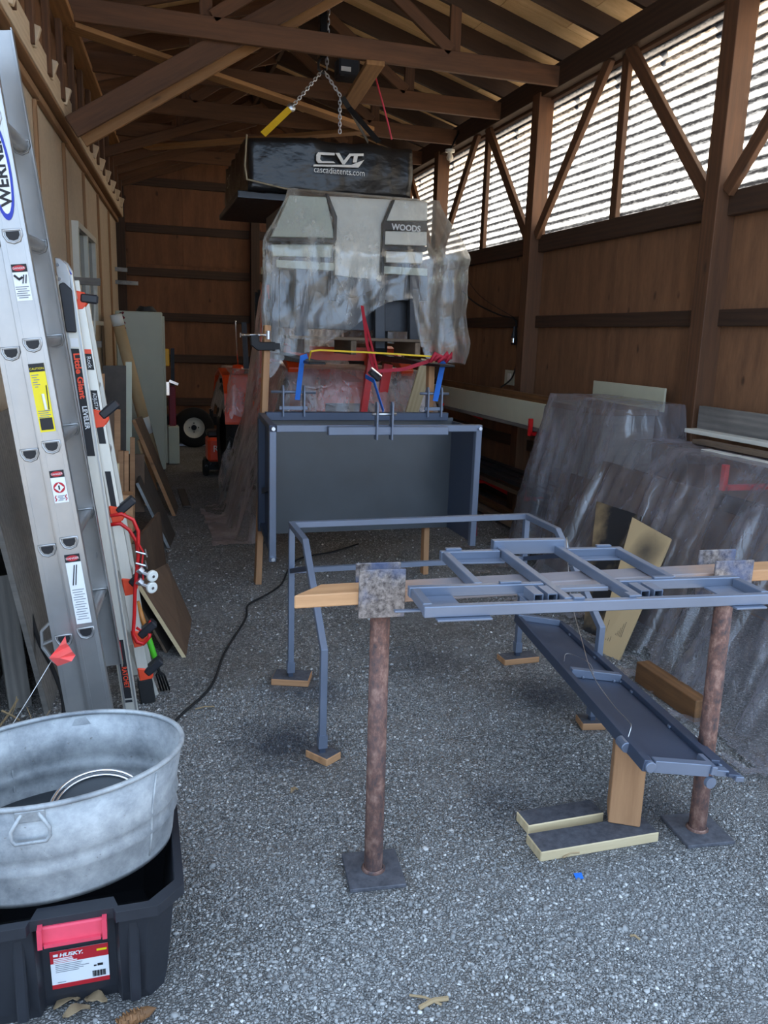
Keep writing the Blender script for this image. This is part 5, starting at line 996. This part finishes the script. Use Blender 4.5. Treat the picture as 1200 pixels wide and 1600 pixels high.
MB().hexa([V(-.40, 3.3, .0), V(-.38, 3.3, .0), V(-.26, 5.6, .0), V(-.28, 5.6, 0), V(-.60, 3.3, 1.18), V(-.58, 3.3, 1.185), V(-.47, 5.6, 1.185), V(-.49, 5.6, 1.18)]).build('weathered_sheet', 'grey_board', label='grey weathered sheet leaning low on the left wall behind the ladder', cat='board')
board('grey_stud', PY(34, 1120, 3.4), PY(2, 900, 3.6), .09, .04, 'grey_board', up=V(.3, -1, 0), label='short grey painted stud leaning left of the ladder', cat='board')
cord('power_cable', [PY(-30, 830, 3.9), PY(0, 862, 3.8), PY(20, 895, 3.7), PY(42, 940, 3.5), PY(60, 1000, 3.35), PY(80, 1040, 3.2), PY(98, 1090, 3.1), PY(100, 1150, 3.0)], .009, 'black_rubber', 'black cable hanging along the left wall behind the ladder')
for k, (p_, q_) in enumerate((((-5, 1140), (28, 1092)), ((2, 1110), (30, 1125)), ((50, 1135), (42, 1105)), ((58, 1134), (78, 1110)), ((18, 1118), (26, 1088)))):
    MB().tube([PY(*p_, 2.9), PY((p_[0] + q_[0]) / 2 + 2, (p_[1] + q_[1]) / 2, 2.9), PY(*q_, 2.92)], .004 if k in (0, 1) else .0018, 6).build('dead_stem', 'twig', label=['pale crooked dead stem, left of the marker flag wire', 'thick dead stem crossing low behind the wash tub', 'thin dry straw standing behind the tub rim', 'forked dry straw nearest the ladder foot', 'short dead stem rising beside the grey stud'][k], cat='plant stem', group='dry stems behind the wash tub')

# ---- leaning boards along the left wall
def leaner(name, nb, nt, fb, th, face, edge, label, yt=None, z0_=.0, cat='board', ft=None):
    a = G(*nb, z0_); d_ = G(*fb, z0_); b = PY(*nt, yt or a.y + .02); c = b + (d_ - a) if ft is None else PY(*ft, d_.y + .02); n = (d_ - a).cross(b - a).normalized()
    n = -n if n.x < 0 else n
    o = thing(name, label, cat, (a + d_) / 2, 'boards leaning on the left wall')
    MB().prism([a, d_, c, b], -n * th).build('sheet', face, o, bevel=.001)
    e = (d_ - a).normalized() * -.0012; MB().hexa([a, a - n * th, a - n * th + e, a + e, b, b - n * th, b - n * th + e, b + e]).build('cut_edge', edge, o)
    return o
leaner('plywood_offcut', (291, 1027), (214, 905), (300, 968), .018, 'ply_brown', 'pine', 'nearest dark plywood offcut with pale cut edge, leaning by the red casters', ft=(262, 880))
leaner('plywood_offcut', (262, 1020), (208, 925), (285, 985), .012, 'ply_grey', 'old_board', 'thin dark sheet tucked behind the nearest plywood offcut', ft=(232, 890))
leaner('plywood_offcut', (228, 960), (210, 850), (262, 900), .02, 'ply_brown', 'old_board', 'brown plywood offcut behind the red tube frame', ft=(250, 800))
leaner('plywood_offcut', (266, 856), (216, 754), (274, 835), .02, 'ply_grey', 'galvanised', 'charcoal sheet with bright metal edge, middle of the left stack', ft=(226, 720))
leaner('plank', (275, 806), (211, 655), (279, 792), .03, 'old_board', 'lumber', 'long brown plank leaning nearest to the pale cabinet', ft=(222, 650))
leaner('wood_strip', (243, 770), (217, 688), (247, 765), .02, 'lumber', 'pine', 'pair of narrow pale strips leaning behind the long brown plank')
leaner('wood_strip', (236, 790), (190, 775), (240, 770), .03, 'lumber', 'lumber', 'golden timber offcut low in the left stack')
def up_board(x0_, x1_, ytop, ybot, Y, mat, label, th=.02, name='board_offcut'):
    a, b = PY(x0_, ybot, Y), PY(x1_, ybot, Y); c, d_ = PY(x0_, ytop, Y), PY(x1_, ytop, Y); k = V(-.25, .25, 0)
    c += V(0, .08, 0); d_ += V(0, .08, 0); m = MB().prism([a, b, d_, c], (0, th, 0)); return m.build(name, mat, label=label, cat='board', group='boards leaning on the left wall', bevel=.001)
up_board(160, 197, 572, 800, 6.4, 'ply_grey', 'tall dark grey panel standing behind the golden offcuts'); up_board(196, 206, 566, 790, 6.55, 'cream_paint', 'tall narrow cream board beside the dark grey panel', .04)
up_board(150, 163, 585, 820, 5.9, 'lumber', 'narrow brown board left of the tall dark grey panel', .03); up_board(166, 178, 640, 850, 5.4, 'ply_brown', 'brown board half height in front of the dark grey panel', .02)
up_board(178, 188, 642, 850, 5.45, 'lumber', 'golden stud half height in front of the dark grey panel', .04); up_board(184, 193, 708, 880, 5.2, 'lumber', 'shorter golden stud in the left stack', .04); up_board(194, 201, 708, 860, 5.3, 'lumber', 'thin golden lath beside the shorter golden stud', .02); up_board(203, 211, 686, 830, 5.9, 'lumber', 'short golden board beside the charcoal sheet', .03)
up_board(175, 186, 728, 900, 4.9, 'pine', 'pale stud with white paint marks low behind the folding ladder', .04); up_board(188, 208, 778, 930, 4.7, 'lumber', 'stack end of golden studs beside the red tube frame', .12)
up_board(186, 226, 712, 800, 6.0, 'ply_brown', 'dark board lying slanted across the left stack', .02)
tube_ = thing('cardboard_tube', 'long cardboard tube with white tape leaning beside the pale cabinet', 'tube', G(262, 765)); a, b = G(250, 758) + V(0, 0, .05), PY(181, 492, 8.3)
MB().tube([a, b], .055, 20).build('tube', 'cardboard', tube_, smooth=True); MB().tube([b.lerp(a, -.002), b.lerp(a, .06)], .0565, 20).build('tape', 'white_plastic', tube_, smooth=True); MB().tube([a.lerp(b, .30), a.lerp(b, .40)], .0565, 20).build('tape', 'white_plastic', tube_, smooth=True)
# pale cabinet, things on and beside it
cb_ = thing('metal_cabinet', 'tall pale green grey metal cabinet standing by the left wall', 'cabinet', G(235, 735))
x0_, x1_ = -.19, .292; Yc = 9.23; MB().box((x0_, Yc, .03), (x1_, Yc + .55, 1.742)).build('body', 'cabinet', cb_, bevel=.01); MB().box((x1_, Yc + .02, .1), (x1_ + .022, Yc + .54, 1.70)).build('door', 'cabinet', cb_, bevel=.004); MB().box((x1_ + .022, Yc + .06, .85), (x1_ + .06, Yc + .10, 1.0)).build('door_handle', 'chrome', cb_, bevel=.004); MB().box((x0_ + .02, Yc + .02, 0), (x1_ - .02, Yc + .5, .03)).build('plinth', 'steel_dark', cb_)
ch = thing('coiled_chain', 'dark coil of chain lying on top of the pale cabinet', 'chain', (.12, 9.4, 1.742))
for k in range(4): MB().tube([(.13 + (.10 - .01 * k) * math.cos(a_ * .5236), 9.42 + (.08) * math.sin(a_ * .5236), 1.755 + .012 * k + .004 * math.sin(a_ * 2)) for a_ in range(12)], .009, 6, closed=True, up=Z).build('loop', 'steel_dark', ch, smooth=True)
wz = thing('spiral_auger', 'dark red spiral drill bit hanging at the cabinet corner', 'drill bit', PY(195, 490, 9.1)); a, b = PY(188, 488, 9.1), PY(197, 535, 9.1)
MB().tube([a.lerp(b, i / 40) + V(.028 * (1 - i / 60) * math.cos(i * .9), .028 * math.sin(i * .9), 0) for i in range(41)], .011, 6).build('spiral', 'maroon', wz, smooth=True); MB().tube([a, b], .008).build('shaft', 'steel_dark', wz)
MB().box(tuple(PY(257, 572, 9.5)), tuple(PY(264, 545, 9.55))).build('yellow_case', 'yellow_plastic', bevel=.01, label='yellow plastic case edge beside the pale cabinet', cat='case')
dl = thing('hand_truck', 'dark red and black hand truck standing behind the pale cabinet', 'hand truck', (.42, 9.9, 0)); MB().box((.36, 9.85, .45), (.44, 9.95, .92)).build('panel', 'maroon', dl, bevel=.01); MB().sq([V(.40, 9.95, .02), V(.42, 9.95, 1.35)], .04, .04, up=(0, 1, 0)).build('upright', 'black_metal', dl); MB().box((.34, 9.8, .0), (.47, 9.98, .45)).build('base', 'cabinet', dl, bevel=.01); MB().bar((.37, 9.83, .98), (.47, 9.83, .94), .03, .03).build('lever', 'chrome', dl)
# brackets on the wall
for k, (x0_, x1_, y_, Yb_, lb) in enumerate(((118, 157, 438, 6.9, 'dark wooden peg bracket below the window, upper one'), (140, 159, 535, 7.3, 'dark wooden peg bracket below the window, lower one'), (187, 199, 419, 11.5, 'short pale bracket on the far left wall end'), (187, 216, 440, 11.5, 'long pale bracket arm on the far left wall end'))):
    a, b = PY(x0_, y_ - 4, Yb_), PY(x1_, y_ + 3, Yb_); a = V(XL(Yb_) - .02, Yb_, b.z + .005); MB().bar(a, b, .05, .055 if k < 2 else .05).build('wall_bracket', 'grey_board' if k < 2 else 'galvanised', label=lb, cat='bracket', bevel=.002)
sh_ = up_board(146, 149, 452, 560, 7.6, 'white_paint', 'narrow weathered white slat standing below the window', .03, 'wall_slat')
# trailer wheel and red machine at the back
tw = thing('trailer_wheel', 'small black trailer tyre with white rim by the back wall', 'wheel', G(303, 697)); c = PY(303, 676, 11.3); c.z = .27
MB().lathe([(.14, -.07), (.24, -.08), (.27, -.05), (.27, .05), (.24, .08), (.14, .07)], (c.x, c.y, .27), 32, (0, 1, 0)).build('tyre', 'tyre', tw, smooth=True); rm = MB().lathe([(0, -.03), (.045, -.035), (.07, -.02), (.125, -.02), (.145, -.07), (.15, -.07), (.15, .06)], (c.x, c.y, .27), 28, (0, 1, 0)).build('rim', 'white_paint', tw, smooth=True); MB().lathe([(0, -.05), (.035, -.05), (.04, -.02)], (c.x, c.y, .27), 16, (0, 1, 0)).build('hub', 'black_metal', rm)
for k in range(4): MB().lathe([(0, -.03), (.010, -.03), (.010, -.015)], (c.x + .06 * math.cos(k * 1.57), c.y, .27 + .06 * math.sin(k * 1.57)), 8, (0, 1, 0)).build('lug_nut', 'black_metal', rm)
ut = thing('utility_trailer', 'dark low utility trailer frame along the back wall behind the wheel', 'trailer', (1.0, 11.6, 0)); MB().box((.35, 11.45, .28), (1.9, 11.85, .40)).build('deck', 'black_metal', ut, bevel=.006); MB().box((.95, 11.3, .40), (1.0, 11.36, .52)).build('jack', 'black_metal', ut); MB().tube([(.5, 11.6, .14), (.5, 11.6, .3)], .04).build('stand', 'black_metal', ut); MB().box((.4, 11.4, .0), (1.0, 11.5, .03)).build('skid', 'zinc', ut)
gm = thing('tiller', 'small orange and black engine machine on wheels in front of the tractor tyre', 'machine', (.80, 8.95, 0)); MB().box((.72, 8.85, .16), (.92, 9.2, .43)).build('shroud', 'red_orange', gm, bevel=.03); MB().box((.72, 8.9, .43), (.9, 9.15, .50)).build('air_filter', 'black_plastic', gm, bevel=.02); MB().box((.70, 8.85, .08), (.95, 9.25, .17)).build('engine_base', 'black_metal', gm)
for x_ in (.70, .94): MB().lathe([(0, -.03), (.08, -.03), (.10, 0), (.08, .03), (0, .03)], (x_, 8.92, .10), 20, (1, 0, 0)).build('wheel', 'tyre', gm, smooth=True)
for k in range(3): MB().lathe([(0, -.01), (.014, -.01), (.014, .01), (0, .01)], (.70 + .05 * k, 8.84, .13 + .02 * (k % 2)), 10, (0, 1, 0)).build('bolt', 'chrome', gm)
text('machine_mark', 'R', .10, (.775, 8.848, .28), V(1, 0, 0), Z, 'white_logo', gm, lift=.002)
board('floor_board', G(283, 765, .012), G(292, 792, .012), .07, .02, 'ply_grey', label='small dark board lying flat on gravel beside the left stack', cat='board')

# ================================================================== RIGHT: lumber rack under film, cardboard, loose boards
rk_group = 'red rack arms on the right wall'
def arm(xt, yt, zt_, label, h=.12, gus=True):
    o = thing('shelf_bracket', label, 'shelf bracket', (XW, yt, zt_), rk_group); MB().bar((XW - .06, yt, zt_), (xt, yt, zt_), .03, .03).build('arm', 'red_paint', o, bevel=.003); MB().bar((xt, yt, zt_ - .015), (xt, yt, zt_ + h), .03, .03, V(0, 1, 0)).build('tip', 'red_paint', o, bevel=.003)
    if gus: MB().prism([V(XW - .06, yt - .01, zt_ - .012), V(xt + .12, yt - .01, zt_ - .012), V(XW - .06, yt - .01, zt_ - .16)], (0, .02, 0)).build('gusset', 'red_paint', o)
a = PX(828, 675, 2.95); arm(2.95, a.y, a.z - .015, 'upper red rack arm holding the long pale board, left of the film'); a = PX(818, 780, 2.95); arm(2.95, a.y, a.z, 'lower red rack arm below the pale board, left of the film'); a = PX(1130, 762, 2.86); arm(2.86, a.y, a.z, 'red rack arm poking out of the film at the right', gus=False); a = PX(688, 632, 2.95); arm(2.95, a.y, a.z, 'small far red rack arm behind the dump bed')
a = PX(735, 800, 3.0); arm(3.0, a.y, .25, 'lowest far red rack arm right of the dump bed')
ya, yb_ = PX(684, 600, 3.0).y, PX(890, 640, 3.0).y
board('long_board', (3.0, ya + 1.2, .995), (3.0, 5.15, .995), .19, .03, 'cream_paint', up=V(1, 0, 0), label='long pale painted board standing on the rack arms', cat='board')
board('long_board', (3.06, ya + 1.0, .885), (3.06, 5.2, .885), .16, .03, 'grey_board', label='weathered plank lying under the long pale board', cat='board')
board('long_board', (3.22, 8.6, 1.03), (3.22, 5.35, 1.03), .19, .04, 'timber', up=V(1, 0, 0), label='dark timber on edge behind the long pale board', cat='board')
board('wall_plank', (3.36, 4.25, 1.12), (3.36, 2.0, 1.12), .16, .04, 'grey_board', up=V(1, 0, 0), label='grey weathered plank along the wall at the right edge', cat='board')
for k, (x_, z_, m_, lb) in enumerate(((3.22, 1.06, 'white_paint', 'white trim board on the rack at the right edge'), (3.12, 1.02, 'old_board', 'brown board below the white trim at the right edge'), (3.02, .99, 'white_paint', 'thin white batten lowest on the rack at the right edge'), (3.08, .965, 'ply_brown', 'dark thin board between battens at the right edge'))): board('trim_board', (x_, 4.15 - .2 * k, z_), (x_, 2.0, z_), .09 - .015 * k, .025, m_, label=lb, cat='board')
for k, (x_, z_, m_, lb) in enumerate(((3.0, .41, 'steel_dark', 'dark steel bar front on the lower rack arm'), (3.12, .41, 'black_plastic', 'black pipe length behind on the lower rack arm'), (3.22, .42, 'steel_dark', 'dark steel bar close to the wall on the lower rack arm'), (3.1, .30, 'old_board', 'brown plank on the lowest rack arm'), (3.0, .05, 'old_board', 'brown plank lying on the floor under the rack'), (3.15, .06, 'timber', 'dark timber lying on the floor under the rack'))): board('stock_bar', (x_, 9.2, z_), (x_, 5.0, z_), .08, .04, m_, label=lb, cat='bar')
board('plywood_scrap', (XW - .10, 5.55, 1.20), (XW - .10, 4.65, 1.20), .16, .015, 'cream_paint', up=V(1, 0, 0), label='pale plywood strip against the wall above the film', cat='board')
ob = thing('outlet_box', 'pale outlet board on the wall behind the right prop', 'outlet', (XW - .02, 7.2, 1.25)); a = PX(797, 590, XW - .02); MB().box((XW - .03, a.y - .10, a.z - .07), (XW - .005, a.y + .10, a.z + .07)).build('board', 'cream_paint', ob); MB().box((XW - .04, a.y - .04, a.z - .03), (XW - .03, a.y + .02, a.z + .04)).build('socket', 'white_plastic', ob)
cord('lamp_cable', [PX(722, 455, 3.3), PX(745, 475, 3.35), PX(780, 492, 3.40), PX(804, 499, 3.42), PX(806, 520, 3.42), PX(808, 560, 3.42), PX(800, 590, 3.40), PX(783, 605, 3.36)], .008, 'black_rubber', 'dark cable sagging from the film to the wall post')
cord('thin_wire', [PX(695, 385, 3.3), PX(720, 420, 3.35), PX(750, 462, 3.38), PX(803, 496, 3.42)], .003, 'black_rubber', 'thin dark wire running from the window corner to the wall post')
wlt = thing('work_light', 'small dark trouble light hanging on the wall post', 'lamp', PX(803, 535, 3.4)); a = PX(803, 520, 3.40); MB().lathe([(0, -.11), (.02, -.11), (.022, -.02), (.012, .02), (.008, .06)], a, 12).build('body', 'black_plastic', wlt, smooth=True); MB().lathe([(.0225, -.09), (.0225, -.05)], a, 12).build('lens', 'chrome', wlt, smooth=True)
# stored goods under the film
gb = thing('storage_crate', 'grey crate seen through the film on the rack', 'crate', (3.05, 5.0, .62)); MB().box((2.90, 4.62, .66), (3.30, 5.3, 1.12)).build('body', 'grey_board', gb, bevel=.006); MB().box((2.88, 4.60, 1.10), (3.31, 5.32, 1.14)).build('lid', 'old_board', gb, bevel=.004)
MB().hexa([(2.72, 3.5, .0), (2.75, 3.5, .0), (2.80, 5.1, .0), (2.77, 5.1, .0), (2.90, 3.5, .80), (2.93, 3.5, .80), (2.97, 5.1, .80), (2.94, 5.1, .80)]).build('leaning_sheet', 'ply_brown', label='dark brown sheet leaning under the film', cat='sheet')
MB().box((2.85, 1.9, .0), (3.25, 2.75, .62)).build('covered_bin', 'steel_dark', label='dark bulky chest under the film at the right edge', cat='chest', bevel=.02)
def keep2(x, y, z): return z > .02 or (x > 2.18 + .25 * max(0, y - 2.35) and y < 3.3)
drape('rack_film', 'large translucent plastic film draped over the rack down to the gravel', [(2.86, 3.34, 4.3, 5.25, 1.20, 5.2), (2.86, 3.2, 1.6, 4.4, 1.0, 2.2), (2.62, 3.2, 1.6, 2.7, .80, 2.2)], (2.1, 3.3, 1.5, 5.7), .02, 'film_tarp', keep2, 11., amp=.014, foldh=.026)
# floor timber, cardboard
a, b = G(1003, 1048, .05), G(1092, 1108, .05); board('floor_timber', a, b + (b - a) * .05, .07, .10, 'timber', label='short square timber lying on gravel before the film', cat='timber')
def card(name, pts, m_, label, th=.012):
    o = thing(name, label, 'cardboard', pts[0]); n = (pts[1] - pts[0]).cross(pts[3] - pts[0]).normalized(); n = -n if n.y > 0 else n
    f = MB().prism(pts, -n * th).build('panel', m_, o, bevel=.001); return o, f, n
c0, c1 = G(930, 1017), G(967, 1032); c2, c3 = PX(1049, 842, 2.62), PX(988, 808, 2.58)
o, f, n = card('cardboard_box', [c0, c1, c2, c3], 'cardboard_sprayed', 'flattened cardboard carton with a black sprayed spot leaning on the film')
for k in range(9):
    u0 = .20 + .075 * k if k < 4 else .55 + .05 * (k - 4); v0, v1 = (.10, .24 - .02 * (k % 2)) if k < 4 else (.16, .34 - .03 * (k % 3))
    def cp(u, v): return c0.lerp(c1, u).lerp(c3.lerp(c2, u), v) + n * .0015
    MB().bar(cp(u0, v0), cp(u0, v1), .002, .001, n).build('print_line', 'ink', f)
for k in range(5): MB().bar(cp(.5 + .06 * k, .58), cp(.5 + .06 * k, .70), .002, .001, n).build('print_line', 'ink', f)
b0_, b1_ = G(880, 985), G(915, 1005); card('cardboard_box', [G(898, 1000) + V(.12, .12, 0), G(935, 1012) + V(.10, .1, 0), PX(1003, 806, 2.66), PX(932, 783, 2.60)], 'cardboard_black', 'second flattened carton sprayed mostly black behind the first')
board('red_tip_stake', PX(742, 838, 2.6), PX(742, 800, 2.6), .03, .03, 'maroon', up=V(1, 0, 0), label='red painted stake tip beside the right bed corner', cat='stake')
board('lath', (1.86, 6.2, 0.0), PY(668, 562, 5.6), .10, .02, 'pine', up=V(0, 1, 0), label='pale lath leaning behind the right end of the dump bed', cat='board')
